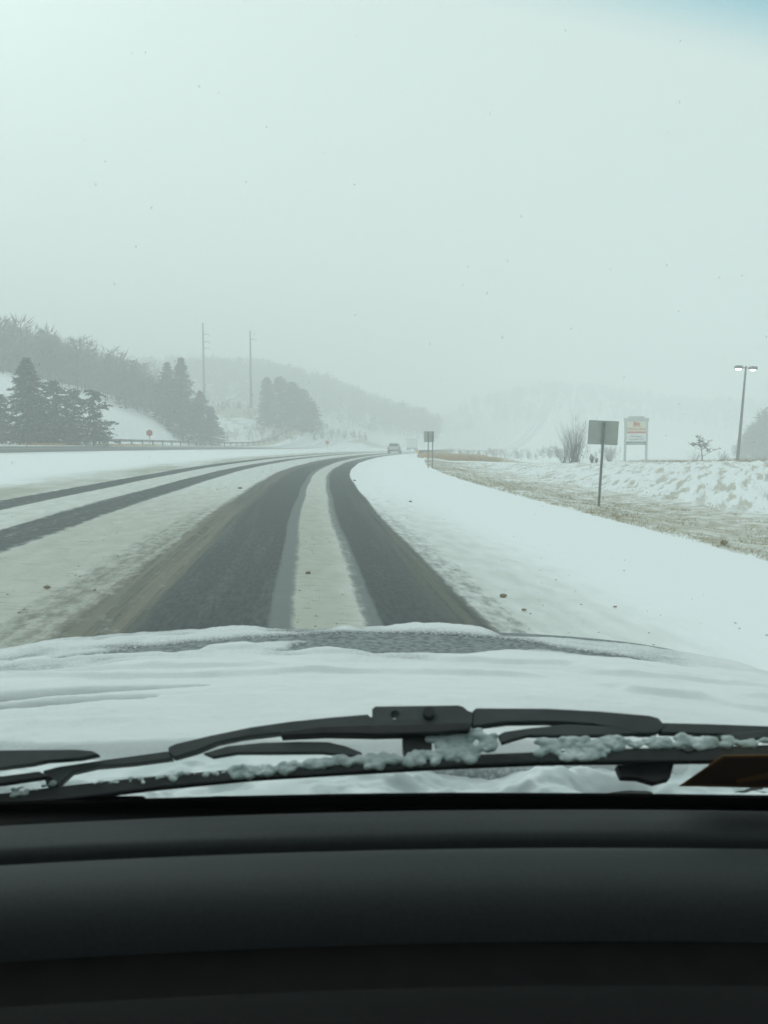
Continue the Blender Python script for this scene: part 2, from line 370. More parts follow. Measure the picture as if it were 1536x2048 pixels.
cor = ((O > -4.35) & (O < 9.6)) | ((O > 20.0) & (O < 30.2))
Z = np.where(cor, Z - .10, Z)
bare = w_verge * (.67 + .35 * (fbm(X / 4, Y / 9, 16, 3) - .5)) * (1 - .15 * sst(5.5, 9.5, -O))
bare *= sst(4.45, 5.0, -O + .5 * (fbm(X / .9, Y / .9, 17, 3) - .5))
bare = np.maximum(bare, w_bank * (.30 * sst(.60, .34, rip) + .16 * (1 - sst(34, 70, Y)) * 0 + .10))
crest = np.exp(-((-O - 23.5) / 1.8) ** 2) * (1 - sst(80, 120, Y)); bare = np.maximum(bare, .62 * crest)
slopeband = sst(3.0, 4.2, -O) * (1 - sst(14, 22, -O)) * sst(86, 100, Y) * (1 - sst(165, 200, Y)); bare = np.maximum(bare, .95 * slopeband)
Hb = Z - zroad(Y) - cross(O, Y)
brush_w = np.exp(-((Y - 212) / 35) ** 2) * (X > -75) * (X < 5) * (Hb > .3)
bare = np.maximum(bare, .78 * brush_w * (fbm(X / 9 + Y / 14, Y / 5, 18, 3) > .34))
bare = np.maximum(bare, .55 * ((Y > 300) & (Hb > 1)))
bare = np.maximum(bare, .5 * np.exp(-((O - 31.6) / 1.2) ** 2) * (fbm(X / 6, Y / 6, 3) > .5))
bare = np.maximum(bare, .85 * sst(30.6, 31.4, O) * (1 - sst(35.5, 38, O)) * (Y > 40) * (Y < 230))
rust = np.maximum(slopeband * sst(.1, .9, np.exp(-((Y - 120) / 26) ** 2)), .35 * crest)
me = gridmesh('snowy_ground', X, Y, Z, dict(bare=bare, rust=rust, bank=w_bank))
link('snowy_ground', me, M['ground'], kind='structure', label='snow covered ground with dry grass verge and wooded hills')

def band(o, a, b, s0, s1): return sst(a - s0, a + s0, o) * (1 - sst(b - s1, b + s1, o))
ro = np.concatenate([np.arange(-4.6, -1.2, .12), np.arange(-1.2, 3.7, .035), np.arange(3.7, 10.01, .08)])
ry = geo(4.5, 700, .09, 1.008, 10); ry = np.concatenate([np.arange(-60, 4.4, 4.0), ry])
O, Y = np.meshgrid(ro, ry); X = RX(Y) - O; Z = H(X, Y)
wv = .05 * (fbm(Y / 7, O * 0, 41, 3) - .5) * 2; OO = O + wv
nearb = 1 - sst(9, 26, Y)
track = band(OO, .0, .86, .09, .05) * .95
track = np.maximum(track, band(OO, .82, .93, .04, .06) * .72)
track = np.maximum(track, band(OO, 1.42, 1.66, .06, .04) * .85)
slush = np.maximum(band(OO, .80, 1.1, .05, .05), .9 * band(OO, 1.3, 1.60, .05, .05)); slush = np.maximum(slush, .55 * band(OO, -.3, .06, .1, .06)); slush = np.maximum(slush, .35 * sst(.52, .7, fbm(OO / .12, Y / 3.5, 48, 3)))
track = np.maximum(track, band(OO, 1.62, 2.55, .03, .12) * .97)
track = np.maximum(track, band(OO, 2.40, 2.92, .15, .16) * .82)
track = np.maximum(track, band(OO, 2.8, 3.35, .2, .3) * .50 * nearb)
track = np.maximum(track, band(OO, -.32, .1, .16, .1) * .45 * (.5 + .5 * nearb))
track = np.maximum(track, band(OO, 4.32, 5.05, .12, .08) * .80)
track = np.maximum(track, band(OO, 5.86, 6.50, .08, .06) * .80)
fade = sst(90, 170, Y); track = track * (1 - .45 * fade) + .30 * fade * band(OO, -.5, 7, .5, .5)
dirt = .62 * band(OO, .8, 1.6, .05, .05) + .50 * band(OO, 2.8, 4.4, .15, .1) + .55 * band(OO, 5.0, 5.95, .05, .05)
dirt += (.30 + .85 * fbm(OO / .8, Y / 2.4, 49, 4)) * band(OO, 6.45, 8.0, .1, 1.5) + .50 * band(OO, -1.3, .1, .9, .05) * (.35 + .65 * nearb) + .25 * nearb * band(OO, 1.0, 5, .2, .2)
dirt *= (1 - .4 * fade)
mud = band(OO, 2.42, 3.4, .10, .3) * (.6 + .4 * nearb) * (.55 + .6 * fbm(OO / .09, Y / 9, 47, 2)) + .55 * band(OO, -.4, .30, .2, .25) * nearb 
Z = Z + .007 * (1 - np.clip(track * 1.3, 0, 1)) + .010 * (fbm(O / .25, Y / .5, 44, 3) - .5) * (1 - np.clip(track * 1.2, 0, 1)) * (1 - sst(60, 100, Y))
Z += .022 * sst(.8, 1.8, -O) * (fbm(X / 1.1 + Y / 9, Y / 4.5, 46, 4) - .5)
Z += .04 * sst(8.6, 9.6, O) * (fbm(X / 1.5, Y / 3, 45, 3) - .2)
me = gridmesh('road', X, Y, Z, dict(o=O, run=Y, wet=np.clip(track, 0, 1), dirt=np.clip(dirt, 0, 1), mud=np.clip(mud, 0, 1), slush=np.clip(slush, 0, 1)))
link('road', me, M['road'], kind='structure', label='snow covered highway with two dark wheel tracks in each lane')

ro = np.linspace(19.8, 30.4, 46); ry = geo(4, 500, 1.0, 1.01, 8); ry = np.concatenate([np.arange(-60, 3.9, 6.0), ry])
O, Y = np.meshgrid(ro, ry); X = RX(Y) - O; Z = H(X, Y) + .01
track = band(O, 20.6, 29.2, .25, .25) * .92 - .3 * band(O, 24.6, 25.4, .2, .2)
track = track * (1 - .55 * sst(95, 190, Y))
me = gridmesh('opposite_carriageway', X, Y, Z, dict(o=O, run=Y, wet=np.clip(track, 0, 1), dirt=.25 + 0 * O, mud=.12 + 0 * O, slush=.25 + 0 * O))
link('opposite_carriageway', me, M['road'], kind='structure', label='grey slushy opposite carriageway beyond the median')

# ------------------------------------------------------------------ trees
def slivers(base, direc, length, width, n3=None):
    """arrays of thin triangles: base (n,3), direction (n,3), length (n,), width (n,)"""
    d = direc / np.linalg.norm(direc, axis=1, keepdims=True)
    r = RNG.normal(size=d.shape); s_ = np.cross(d, r); s_ /= np.linalg.norm(s_, axis=1, keepdims=True) + 1e-9
    a = base - s_ * width[:, None] / 2; b_ = base + s_ * width[:, None] / 2; c_ = base + d * length[:, None]
    V = np.stack([a, b_, c_], 1).reshape(-1, 3); F = np.arange(len(V)).reshape(-1, 3)
    return V, F
def conifer(name, x, y, h, r, label, group, dens=1.0, gap=0.0, bare_to=.06, lean=0.0, shape=1.0):
    z = h1(x, y) - .1
    r = r * 1.32; root = empty(name, (x, y, z), random.random() * 6.28, label=label, cat='tree', group=group)
    t = MB(); t.tube((0, 0, 0), (lean * h * .5, 0, h * .5), h * .017 + .05, h * .011 + .02, 7); t.tube((lean * h * .5, 0, h * .5), (lean * h, 0, h * .97), h * .011 + .02, .02, 7)
    t.build('trunk', M['bark'], root)
    Vs = []; Fs = []; k = 0; FV = []; FF = []; fk = 0
    nb = int(62 * h ** .75 * dens)
    for i in range(nb):
        f = bare_to + (1 - bare_to) * (i / nb) ** .92
        zc = f * h; rr = r * (1 - f) ** (.82 * shape) * random.uniform(.55, 1.08) + .12
        if gap and vnoise(np.array([f * 9]), np.array([x]), 9)[0] < gap: rr *= .45
        a = random.random() * 6.283; dz = random.uniform(-.28, .10) * rr
        n = int(10 + 22 * rr / r)
        tt = RNG.random(n) ** .8
        base = np.stack([lean * zc + np.cos(a) * rr * tt, np.sin(a) * rr * tt, zc + dz * tt ** 1.3 + RNG.normal(0, .05, n)], 1)
        da = a + RNG.normal(0, .8, n)
        d = np.stack([np.cos(da), np.sin(da), RNG.normal(-.30, .35, n)], 1)
        V, F = slivers(base, d, RNG.uniform(.3, .62, n) * (.5 + .07 * h) * .75, RNG.uniform(.09, .2, n))
        Vs.append(V); Fs.append(F + k); k += len(V)
        if random.random() < .45:
            sel = RNG.random(n) < .28
            if sel.any():
                V2, F2 = slivers(base[sel] + [0, 0, .05], np.stack([np.cos(da[sel]), np.sin(da[sel]), 0 * da[sel]], 1), RNG.uniform(.2, .45, sel.sum()), RNG.uniform(.08, .18, sel.sum()))
                FV.append(V2); FF.append(F2 + fk); fk += len(V2)
    c_ = link('crown', npmesh('crown', np.concatenate(Vs), np.concatenate(Fs)), M['conifer'], root)
    if FV: link('snow_dusting', npmesh('snow_dusting', np.concatenate(FV), np.concatenate(FF)), M['frosted'], root, label='snow lying on the branches', kind='stuff')
    return root
def branches(h, spread, levels, first=.25, kids=(4, 6), r0=None, twig=.012, up=.55, tube_n=4):
    """bare deciduous skeleton: returns MB of trunk and MB of limbs and twigs"""
    tr = MB(); cr = MB(); r0 = r0 or h * .018
    def grow(p, d, L, r, lv, mb):
        segs = 3 if lv > 0 else 2; q = p; dd = d.copy(); pts = [p]
        for i in range(segs):
            dd = (dd + Vector((random.gauss(0, .13), random.gauss(0, .13), random.gauss(.03, .06)))).normalized()
            n = q + dd * (L / segs); ra = r * (1 - .6 * i / segs); rb = r * (1 - .6 * (i + 1) / segs)
            mb.tube(q, n, max(ra, twig), max(rb, twig * .7), 6 if mb is tr else 3, caps=False); q = n; pts.append(q)
        if lv == 0: return
        nk = random.randint(*kids) + (2 if lv == levels else 0)
        for j in range(nk):
            f = random.uniform(first if lv == levels else .25, 1.0); k_ = min(int(f * segs), segs - 1)
            pp = pts[k_].lerp(pts[k_ + 1], f * segs - k_)
            a = random.random() * 6.283; side = Vector((math.cos(a), math.sin(a), 0))
            nd = (dd * up + side * random.uniform(.45, 1.0) * spread + Vector((0, 0, .25))).normalized()
            grow(pp, nd, L * random.uniform(.42, .68) * (1.15 - .4 * f), r * .5 * (1.2 - .5 * f), lv - 1, cr)
    grow(Vector((0, 0, 0)), Vector((0, 0, 1)), h * .68, r0, levels, tr)
    return tr, cr
def bare_tree(name, x, y, h, spread, label, levels=4, kids=(4, 6), first=.25, up=.55, group=None, twig=.012, zoff=0, cat='tree'):
    root = empty(name, (x, y, h1(x, y) - .08 + zoff), label=label, cat=cat, group=group)
    tr, cr = branches(h, spread, levels, first, kids, twig=twig, up=up)
    tr.build('trunk', M['bark'], root); cr.build('crown', M['twig'], root)
    return root
def woods(name, pts, hts, label, per=120, m='twig', wide=1.0):
    """a far wood that reads as one mass: stems and fans of twigs, joined"""
    Vs = []; Fs = []; k = 0
    for (x, y), h in zip(pts, hts):
        z = h1(x, y) - .3; kind = RNG.random()
        n = per
        rr = h * (.20 if kind < .75 else .16)
        th = RNG.random(n) * 6.283; q = np.sqrt(RNG.random(n))
        if kind < .75:
            f = .25 + .62 * RNG.random(n); wr = rr * np.sin(np.clip((f - .15) / .85, 0, 1) * math.pi) ** .6
        else:
            f = .08 + .85 * RNG.random(n); wr = rr * 1.1 * (1 - f) + .1
        base = np.stack([x + np.cos(th) * q * wr, y + np.sin(th) * q * wr, z + f * h], 1)
        d = np.stack([np.cos(th) * .6 + RNG.normal(0, .3, n), np.sin(th) * .6 + RNG.normal(0, .3, n), RNG.uniform(.1, 1.2, n) if kind < .75 else RNG.normal(-.1, .3, n)], 1)
        V, F = slivers(base, d, RNG.uniform(.08, .2, n) * h, RNG.uniform(.05, .16, n) * wide * (h / 10) * (1 if kind < .75 else 2.2))
        Vs.append(V); Fs.append(F + k); k += len(V)
        tb = np.array([[x, y, z]]); V, F = slivers(np.repeat(tb, 2, 0), np.array([[.02, 0, 1.], [0, .03, 1.]]), np.array([h * .95, h * .9]), np.array([.03 * h, .03 * h]))
        Vs.append(V); Fs.append(F + k); k += len(V)
    return link(name, npmesh(name, np.concatenate(Vs), np.concatenate(Fs)), M[m], kind='stuff', label=label)

def at(u, y): return (u - 768) / FPX * y
conifer('spruce_tree', at(60, 88), 88, 8.9, 3.0, 'tall dark spruce with a full pointed crown, biggest of the roadside clump', 'evergreens beyond the opposite carriageway', 1.35)
conifer('spruce_tree', at(6, 94), 94, 5.4, 2.2, 'small pale spruce left of the tallest spruce', 'evergreens beyond the opposite carriageway', .7, .35)
conifer('pine_tree', at(112, 92), 92, 6.9, 2.1, 'ragged pine just right of the tallest spruce', 'evergreens beyond the opposite carriageway', .8, .25, .05, 0, .42)
conifer('pine_tree', at(150, 97), 97, 6.4, 2.2, 'thin grey pine in the middle of the roadside clump', 'evergreens beyond the opposite carriageway', .6, .40, .08, 0, .38)
conifer('pine_tree', at(190, 90), 90, 6.0, 2.1, 'open pine with layered branches, rightmost of the roadside clump', 'evergreens beyond the opposite carriageway', .55, .48, .10, .01, .32)
conifer('spruce_tree', at(366, 148), 148, 14.2, 3.9, 'tall conifer rising above the foot of the wooded hill', 'conifers at the hill foot', 1.0)
conifer('spruce_tree', at(338, 152), 152, 11.0, 3.4, 'dark conifer beside the tallest one at the hill foot', 'conifers at the hill foot', .9)
conifer('spruce_tree', at(403, 152), 152, 9.8, 3.6, 'broad conifer at the right end of the hill wood', 'conifers at the hill foot', .9)
conifer('spruce_tree', at(425, 158), 158, 7.2, 2.6, 'low conifer last in line below the first power pole', 'conifers at the hill foot', .9)
clus = [(535, 203, 11.6, 2.0, 'narrow pointed conifer at the left of the clump right of the power poles'),
        (562, 206, 11.8, 3.6, 'broad dark conifer crowning the clump right of the power poles'),
        (586, 204, 11.2, 3.8, 'rounded dark conifer in the middle of the hillside clump'),
        (607, 206, 9.8, 3.4, 'dark conifer on the falling side of the hillside clump'),
        (624, 204, 7.4, 2.8, 'lowest conifer at the right end of the hillside clump')]
for u, y, h, r, lb in clus: conifer('hillside_conifer', at(u, y), y, h, r, lb, 'conifers right of the power poles', 1.0, shape=.55)

pts = []; hts = []
while len(pts) < 1150:                                # left hill wood, above the open snow field
    x = RNG.uniform(-150, -31); y = RNG.uniform(100, 205)
    if y < 190 + x + 3 * (vnoise(np.array([x / 5]), np.array([y / 5]))[0] - .5): continue
    if y > 172 and x > -48: continue
    if at(440, y) < x: continue
    pts.append((x, y)); hts.append(RNG.uniform(6.5, 10.5) * (.75 if x > -42 else 1))
woods('hillside_woods', pts, hts, 'bare grey wood covering the near left hill', 150, wide=1.5)
pts = [(RNG.uniform(-260, 27), RNG.uniform(335, 440)) for _ in range(1700)]
pts = [p for p in pts if h1(*p) > 2.0]
woods('ridge_woods', pts, RNG.uniform(8, 12, len(pts)), 'faint wooded ridge fading into the snow behind the power poles', 80, wide=3.0)
pts = [(RNG.uniform(36, 330), RNG.uniform(500, 600)) for _ in range(700)]
pts = [p for p in pts if h1(*p) > 3 and not (36 < p[0] < 68 and 515 < p[1] < 552)]
woods('distant_woods', pts, RNG.uniform(8, 12, len(pts)), 'barely visible wooded hill far away on the right', 60, wide=4.0)
pts = [(RNG.uniform(.41, .62) * yy, yy) for yy in RNG.uniform(165, 240, 260)]
woods('roadside_thicket', pts, np.array([min(13, 3.5 + (px_ / py_ - .41) * 220) for px_, py_ in pts]) * RNG.uniform(.75, 1.0, len(pts)), 'hazy bare trees behind the lamp post at the right', 110, wide=1.9)
pts = [(at(u, y), y) for u, y in zip(RNG.uniform(915, 1240, 240), RNG.uniform(160, 250, 330))]
woods('valley_brush', pts, RNG.uniform(.5, 1.0, len(pts)) * (1.2 + 2.6 * fbm(np.array([q[0] / q[1] * 30 for q in pts]), np.zeros(len(pts)), 91, 2)), 'low hazy brush beyond the snow bank', 60, wide=2.6)
pts = []
while len(pts) < 260:
    x = RNG.uniform(-62, -4); y = RNG.uniform(178, 232)
    if h1(x, y) < 1.2: continue
    if fbm(np.array([x / 9 + y / 14]), np.array([y / 5]), 18, 3)[0] < .38: continue
    pts.append((x, y))
woods('hillside_brush', pts, RNG.uniform(1.0, 2.8, len(pts)), 'brushy rough slope under the power poles', 70, wide=3.0)

def bush(name, x, y, h, spread, label, stems=45, twigs=520, cat='bush', tw=.013):
    root = empty(name, (x, y, h1(x, y) - .06), label=label, cat=cat)
    n = stems; a = RNG.random(n) * 6.283; q = np.sqrt(RNG.random(n)) * spread
    d = np.stack([np.cos(a) * q, np.sin(a) * q, np.ones(n)], 1); d /= np.linalg.norm(d, axis=1, keepdims=True)
    L = h * RNG.uniform(.55, 1.0, n) * (1 - .25 * q / max(spread, .01)); b0 = np.stack([RNG.normal(0, .05 * h, n), RNG.normal(0, .05 * h, n), 0 * a], 1)
    V, F = slivers(b0, d, L, np.full(n, .012 * h)); V2 = [V]; F2 = [F]; k = len(V)
    i = RNG.integers(0, n, twigs); f = RNG.uniform(.2, .95, twigs)
    bb = b0[i] + d[i] * (L[i] * f)[:, None]; dd = d[i] + RNG.normal(0, .38, (twigs, 3)); dd[:, 2] = np.abs(dd[:, 2]) * .8 + .15
    V, F = slivers(bb, dd, h * RNG.uniform(.10, .26, twigs), np.full(twigs, tw)); V2.append(V); F2.append(F + k)
    link('twigs', npmesh('twigs', np.concatenate(V2), np.concatenate(F2)), M['twig'], root, kind='stuff')
    return root
bush('bare_bush', at(1148, 72), 72, 4.5, .46, 'wide leafless bush left of the near sign', 60, 1300, tw=.012)
bush('bare_bush', at(1128, 74), 74, 2.7, .75, 'low leafless shrub at the left foot of the wide bush', 40, 380)
bush('bare_bush', at(1218, 80), 80, 2.2, .8, 'faint leafless shrub between the near sign and the store sign', 26, 220)
bare_tree('bare_sapling', at(1403, 66), 66, 2.5, 1.5, 'small leafless tree standing on the bank left of the lamp post', levels=3, kids=(4, 6), first=.35, up=.38, twig=.017)
bush('bare_bush', at(1388, 67), 67, 1.7, .9, 'tiny leafless shrub at the foot of the small tree', 20, 120)
bush('bare_bush', at(1446, 70), 70, 1.6, .5, 'little dark shrub just left of the lamp post', 40, 300)
bush('brush_clump', at(1183, 68), 68, .95, .35, 'dark stump of brush left of the near sign post', 50, 260, tw=.03)
bush('brush_clump', at(1192, 68.5), 68.5, .7, .35, 'smaller dark brush stump touching the near sign post', 40, 180, tw=.03)
pts = [(at(u, y), y) for u, y in zip(RNG.uniform(-60, 215, 160), RNG.uniform(86, 100, 160))]
woods('undergrowth', pts, RNG.uniform(1.2, 2.9, len(pts)), 'low dark undergrowth at the feet of the roadside evergreens', 50, wide=3.0)

# ------------------------------------------------------------------ street furniture
def post_sign(name, x, y, w, h, top, label, pw=.06, lean=0.0, yaw=0.0, posts=(0,), mat_p='signback', z=None):
    zb = h1(x, y) if z is None else z
    root = empty(name, (x, y, zb), yaw, label=label, cat='sign'); root.rotation_euler = (0, lean, yaw)
    for i, px in enumerate(posts):
        p = MB()
        p.box((px, .0, (top - .25) / 2), (pw * .45, .035, top + .25 - .06)); p.box((px - pw / 2 + .006, -.012, (top - .25) / 2), (.012, .04, top + .25 - .06)); p.box((px + pw / 2 - .006, -.012, (top - .25) / 2), (.012, .04, top + .25 - .06))
        p.build('post', M['galv'], root)
        bb = MB()
        for zz in (top - h * .22, top - h * .78): bb.tube((px, -.035, zz), (px, .05, zz), .012, n=6)
        bb.build('bolts', M['galv'], root, kind='stuff')
    s_ = MB(); s_.box((0, .035, top - h / 2), (w, .004, h)); s_.build('sign_panel', M[mat_p], root)
    rm = MB(); rm.box((0, .035, top + .001), (w, .008, .01)); rm.box((0, .035, top - h), (w, .008, .01)); rm.box((-w/2, .035, top-h/2), (.01, .008, h-.012)); rm.box((w/2, .035, top-h/2), (.01, .008, h-.012))
    rm.build('panel_rim', M['galv'], root)
    return root
gx, gy, gz = spot(1197, 1013)
post_sign('road_sign', gx, gy, .76, .61, 2.24, 'grey back of a wide rectangular sign on one leaning post in the verge', .062, math.radians(2.6), math.radians(-4))
gx, gy, gz = spot(858, 936)
r2 = post_sign('road_sign', gx, gy, .62, .66, 2.30, 'far sign back on two thin posts at the end of the verge', .06, 0, math.radians(6), posts=(-.06, .22))
def stop_sign(x, y, rad, top, label, name='stop_sign'):
    z = h1(x, y); root = empty(name, (x, y, z), 0, label=label, cat='sign', group='red signs by the opposite carriageway')
    p = MB(); p.box((0, 0, top / 2 - .1), (.07, .05, top + .2)); p.build('post', M['galv'], root)
    f = MB(); f.prism([(rad * math.cos(math.pi / 8 + k_ * math.pi / 4), -.04, top - rad + rad * math.sin(math.pi / 8 + k_ * math.pi / 4)) for k_ in range(8)], (0, 1, 0), .006); f.build('sign_face', M['red'], root)
    return root
x_, y_ = at(301, 108), 108
stop_sign(x_, y_, .42, h1(x_, y_) * 0 + (1.3 + 25.5 * y_ / FPX) - h1(x_, y_), 'small red octagonal sign in front of the white slope')
x_, y_ = at(655, 165), 165
stop_sign(x_, y_, .42, 1.3 + 4.5 * y_ / FPX - h1(x_, y_), 'tiny faint red sign far down the road beyond the median')

# utility poles
for u, y, vt, arms, lb in ((411, 222, 650, (.87, .78, .70), 'left and taller of the two bare power poles on the hill'), (504, 222, 665, (.90,), 'right power pole, closer to the hillside clump of conifers')):
    x = at(u, y); z = h1(x, y); ht = 1.3 + (885 - vt) / FPX * y - z
    root = empty('power_pole', (x, y, z - .3), 0, label=lb, cat='power pole', group='power poles on the hill')
    t = MB(); t.tube((0, 0, 0), (0, 0, ht + .3), .36, .17, 10); t.build('pole', M['pole'], root)
    for f in arms:
        a_ = MB(); a_.tube((0, 0, ht * f), (1.5, 0, ht * f + .15), .10, .06, 6); a_.build('arm', M['pole'], root)
        i_ = MB(); i_.tube((1.5, 0, ht * f + .12), (1.5, 0, ht * f - .5), .08, .08, 6); i_.build('insulator', M['galv'], root)

# parking lot lamp
ly = 83.0; lx = at(1473, ly); lz = h1(lx, ly); lh = 1.3 + (885 - 735) / FPX * ly - lz
root = empty('lamp_post', (lx, ly, lz), 0, label='tall two headed lamp post, lit, behind the snow bank', cat='street lamp'); root.rotation_euler = (0, math.radians(3.2), 0)
t = MB(); t.tube((0, 0, -.3), (0, 0, lh - .05), .17, .09, 10); t.build('pole', M['darksteel'], root)
t = MB(); t.tube((-.42, 0, lh - .12), (.42, 0, lh - .12), .045, n=6); t.tube((0, 0, lh - .3), (0, 0, lh + .06), .10, .08, 8); t.build('bracket', M['darksteel'], root)
for sx in (-1, 1):
    hd = MB(); c_ = sx * .70
    hd.prism([(c_ - .33, 0, lh - .24), (c_ + .33, 0, lh - .24), (c_ + .33, 0, lh - .03), (c_ + .26, 0, lh + .05), (c_ - .26, 0, lh + .05), (c_ - .33, 0, lh - .03)], (0, 1, 0), .55)
    ho = hd.build('lamp_head', M['darksteel'], root, bevel=.015)
    ln = MB(); ln.prism([(c_ - .24, 0, lh - .245), (c_ - .14, 0, lh - .36), (c_ + .14, 0, lh - .36), (c_ + .24, 0, lh - .245)], (0, 1, 0), .40); ln.build('lens', M['lamp'], ho)

# store sign
sy = 100.0; sx0 = at(1270, sy); sz = h1(sx0, sy)
def zz(v): return 1.3 + (885 - v) / FPX * sy - sz
root = empty('store_sign', (sx0, sy, sz), 0, label='tall shopping centre sign on two legs with red and cream panels', cat='sign')
W2 = 1.36
for sx in (-1, 1):
    t = MB(); t.box((sx * (W2 - .11), 0, zz(842) / 2 - .2), (.22, .30, zz(842) + .4)); t.build('leg', M['signframe'], root)
t = MB(); t.prism([(-W2 - .08, 0, zz(843)), (W2 + .08, 0, zz(843)), (W2 + .08, 0, zz(837)), (W2 - .45, 0, zz(836.4)), (W2 - .5, 0, zz(833)), (-W2 + .5, 0, zz(833)), (-W2 + .45, 0, zz(836.4)), (-W2 - .08, 0, zz(837))], (0, 1, 0), .42)
t.build('cap', M['signframe'], root, bevel=.02)
pw = 2 * (W2 - .23)
def panel(v0, v1, mt, nm='panel', y_=0.0, w=pw):
    t = MB(); t.box((0, y_, (zz(v0) + zz(v1)) / 2), (w, .24, abs(zz(v0) - zz(v1)))); return t.build(nm, M[mt], root)
p1 = panel(843.2, 866.9, 'cream'); p2 = panel(867.1, 882.9, 'white'); p3 = panel(883.1, 889.5, 'signgreen')
t = MB(); t.box((0, -.13, zz(865)), (pw - .08, .02, zz(863) - zz(867) - .03)); t.build('stripe', M['signredtext'], p1)
e = .025 * sy / 50                                      # emblem: a stout four legged beast
pts2 = [(-.36, 0), (-.36, .30), (-.40, .42), (-.34, .58), (-.18, .62), (-.10, .54), (.12, .50), (.30, .52), (.38, .42), (.40, .10), (.36, .0), (.26, 0), (.24, .16), (.10, .2), (.02, .02), (-.10, .02), (-.12, .2), (-.24, .18), (-.26, 0)]
t = MB(); t.prism([(px, -.13, zz(854.2) + pz) for px, pz in pts2], (0, 1, 0), .02); t.build('emblem', M['signredtext'], p1)
def text(s_, x, y, z, size, mt, parent, name='lettering'):
    cu = bpy.data.curves.new(name, 'FONT'); cu.body = s_; cu.size = size; cu.align_x = 'CENTER'; cu.align_y = 'CENTER'; cu.extrude = .008; cu.offset = size * .02
    to = bpy.data.objects.new('tmp', cu); me = bpy.data.meshes.new_from_object(to); bpy.data.objects.remove(to)
    o = link(name, me, M[mt], parent); o.location = (x, y, z); o.rotation_euler = (math.pi / 2, 0, 0); return o
text('FOOD LION', 0, -.14, zz(858.6), .40, 'signredtext', p1)
for v, wd, ht_, mt, pr, n in ((872.2, 1.35, .26, 'signgreen', p2, 9), (878.0, 1.75, .30, 'signgreen', p2, 12), (886.3, 1.8, .22, 'white', p3, 13)):
    t = MB(); cw = wd / n                              # lines too far off to read: strokes of lettering
    for i in range(n):
        cx_ = -wd / 2 + cw * (i + .5); hh = ht_ * random.choice((.6, .7, 1.0))
        zb = zz(v) - ht_ / 2
        t.box((cx_ - cw * .25, -.128, zb + hh / 2), (cw * .16, .02, hh))
        if random.random() < .7: t.box((cx_ + cw * .22, -.128, zb + ht_ * .3), (cw * .16, .02, ht_ * .6))
        t.box((cx_, -.126, zb + random.choice((.05, ht_ * .3, hh - .04))), (cw * .6, .02, .045))
    t.build('lettering', M[mt], pr)

# guard rails
def guardrail(o_, y0, y1, label, step=3.8, yellow=False):
    ysr = np.arange(y0, y1 + .1, step)
    P = [(float(RX(y) - o_), float(y)) for y in ysr]
    bx, by = P[0]; bz = h1(bx, by)
    root = empty('guardrail', (bx, by, bz), label=label, cat='guardrail')
    L = [Vector((px - bx, py - by, h1(px, py) - bz)) for px, py in P]
    rail = MB(); prof = [(.0, .46), (-.07, .50), (-.07, .56), (0, .60), (-.07, .66), (-.07, .72), (0, .77), (.02, .77), (.02, .46)]
    V = []; F = []
    for q in L:
        for a_, b_ in prof: V.append((q.x + a_, q.y, q.z + b_))
    n = len(prof)
    for i in range(len(L) - 1):
        for j in range(n): F.append((i * n + j, i * n + (j + 1) % n, (i + 1) * n + (j + 1) % n, (i + 1) * n + j))
    rail.V = V; rail.F = F; rail.build('rail', M['rail'], root)
    pm = None
    for q in L:
        if pm is None:
            t = MB(); t.box((.12, 0, .25), (.15, .2, .98)); t.box((.03, 0, .61), (.05, .15, .3)); po = t.build('post', M['pole'], root); pm = po.data
        else: po = link('post', pm, M['pole'], root)
        po.location = q
    if yellow:
        q = L[0]; t = MB(); t.box((q.x, q.y - .3, q.z + .6), (.45, .5, .36)); t.build('end_terminal', M['yellow'], root, bevel=.05)
guardrail(33.2, 97, 215, 'long low guardrail beyond the opposite carriageway, below the hill')
guardrail(-3.1, 112, 240, 'guardrail along the right shoulder where the road bends away', yellow=True)

# ------------------------------------------------------------------ vehicles
vy = 129.0; vx = float(RX(vy)) - 1.22
vz = h1(vx, vy)
car = empty('suv_car', (vx, vy, vz), math.radians(-4), label='pale silver car driving ahead in the right lane, far off', cat='car')
b_ = MB()
b_.prism([(-.0, -2.2, .42), (0, 2.25, .42), (0, 2.3, .95), (0, 1.3, 1.08), (0, -2.15, 1.06), (0, -2.28, .7)], (1, 0, 0), 1.86); b_.build('body', M['carsilver'], car, bevel=.06)
c_ = MB()
V = [(-.84,-2.12,1.04),(.84,-2.12,1.04),(.84,1.2,1.04),(-.84,1.2,1.04),(-.66,-1.75,1.60),(.66,-1.75,1.60),(.66,.35,1.62),(-.66,.35,1.62)]
c_.V = V; c_.F = [(0,3,2,1),(4,5,6,7),(0,1,5,4),(1,2,6,5),(2,3,7,6),(3,0,4,7)]; c_.build('cabin', M['carsilver'], car, bevel=.04)
rw = MB(); rw.V = [(-.70,-2.075,1.12),(.70,-2.075,1.12),(.60,-1.82,1.52),(-.60,-1.82,1.52)]; rw.F = [(0,1,2,3)]; rw.build('rear_window', M['darkglass'], car)
for sx in (-1, 1):
    sw = MB(); sw.V = [(sx*.822,-1.9,1.13),(sx*.822,.9,1.13),(sx*.705,.3,1.52),(sx*.705,-1.7,1.52)]; sw.F = [(0,1,2,3)]; sw.build('side_window', M['darkglass'], car)
    tl = MB(); tl.box((sx * .80, -2.26, .85), (.2, .06, .3)); tl.build('tail_light', M['taillight'], car, bevel=.01)
    for yy in (-1.4, 1.45):
        wh = MB(); wh.tube((sx * .72, yy, .33), (sx * .94, yy, .33), .35, n=16); wo_ = wh.build('wheel', M['rubber'], car)
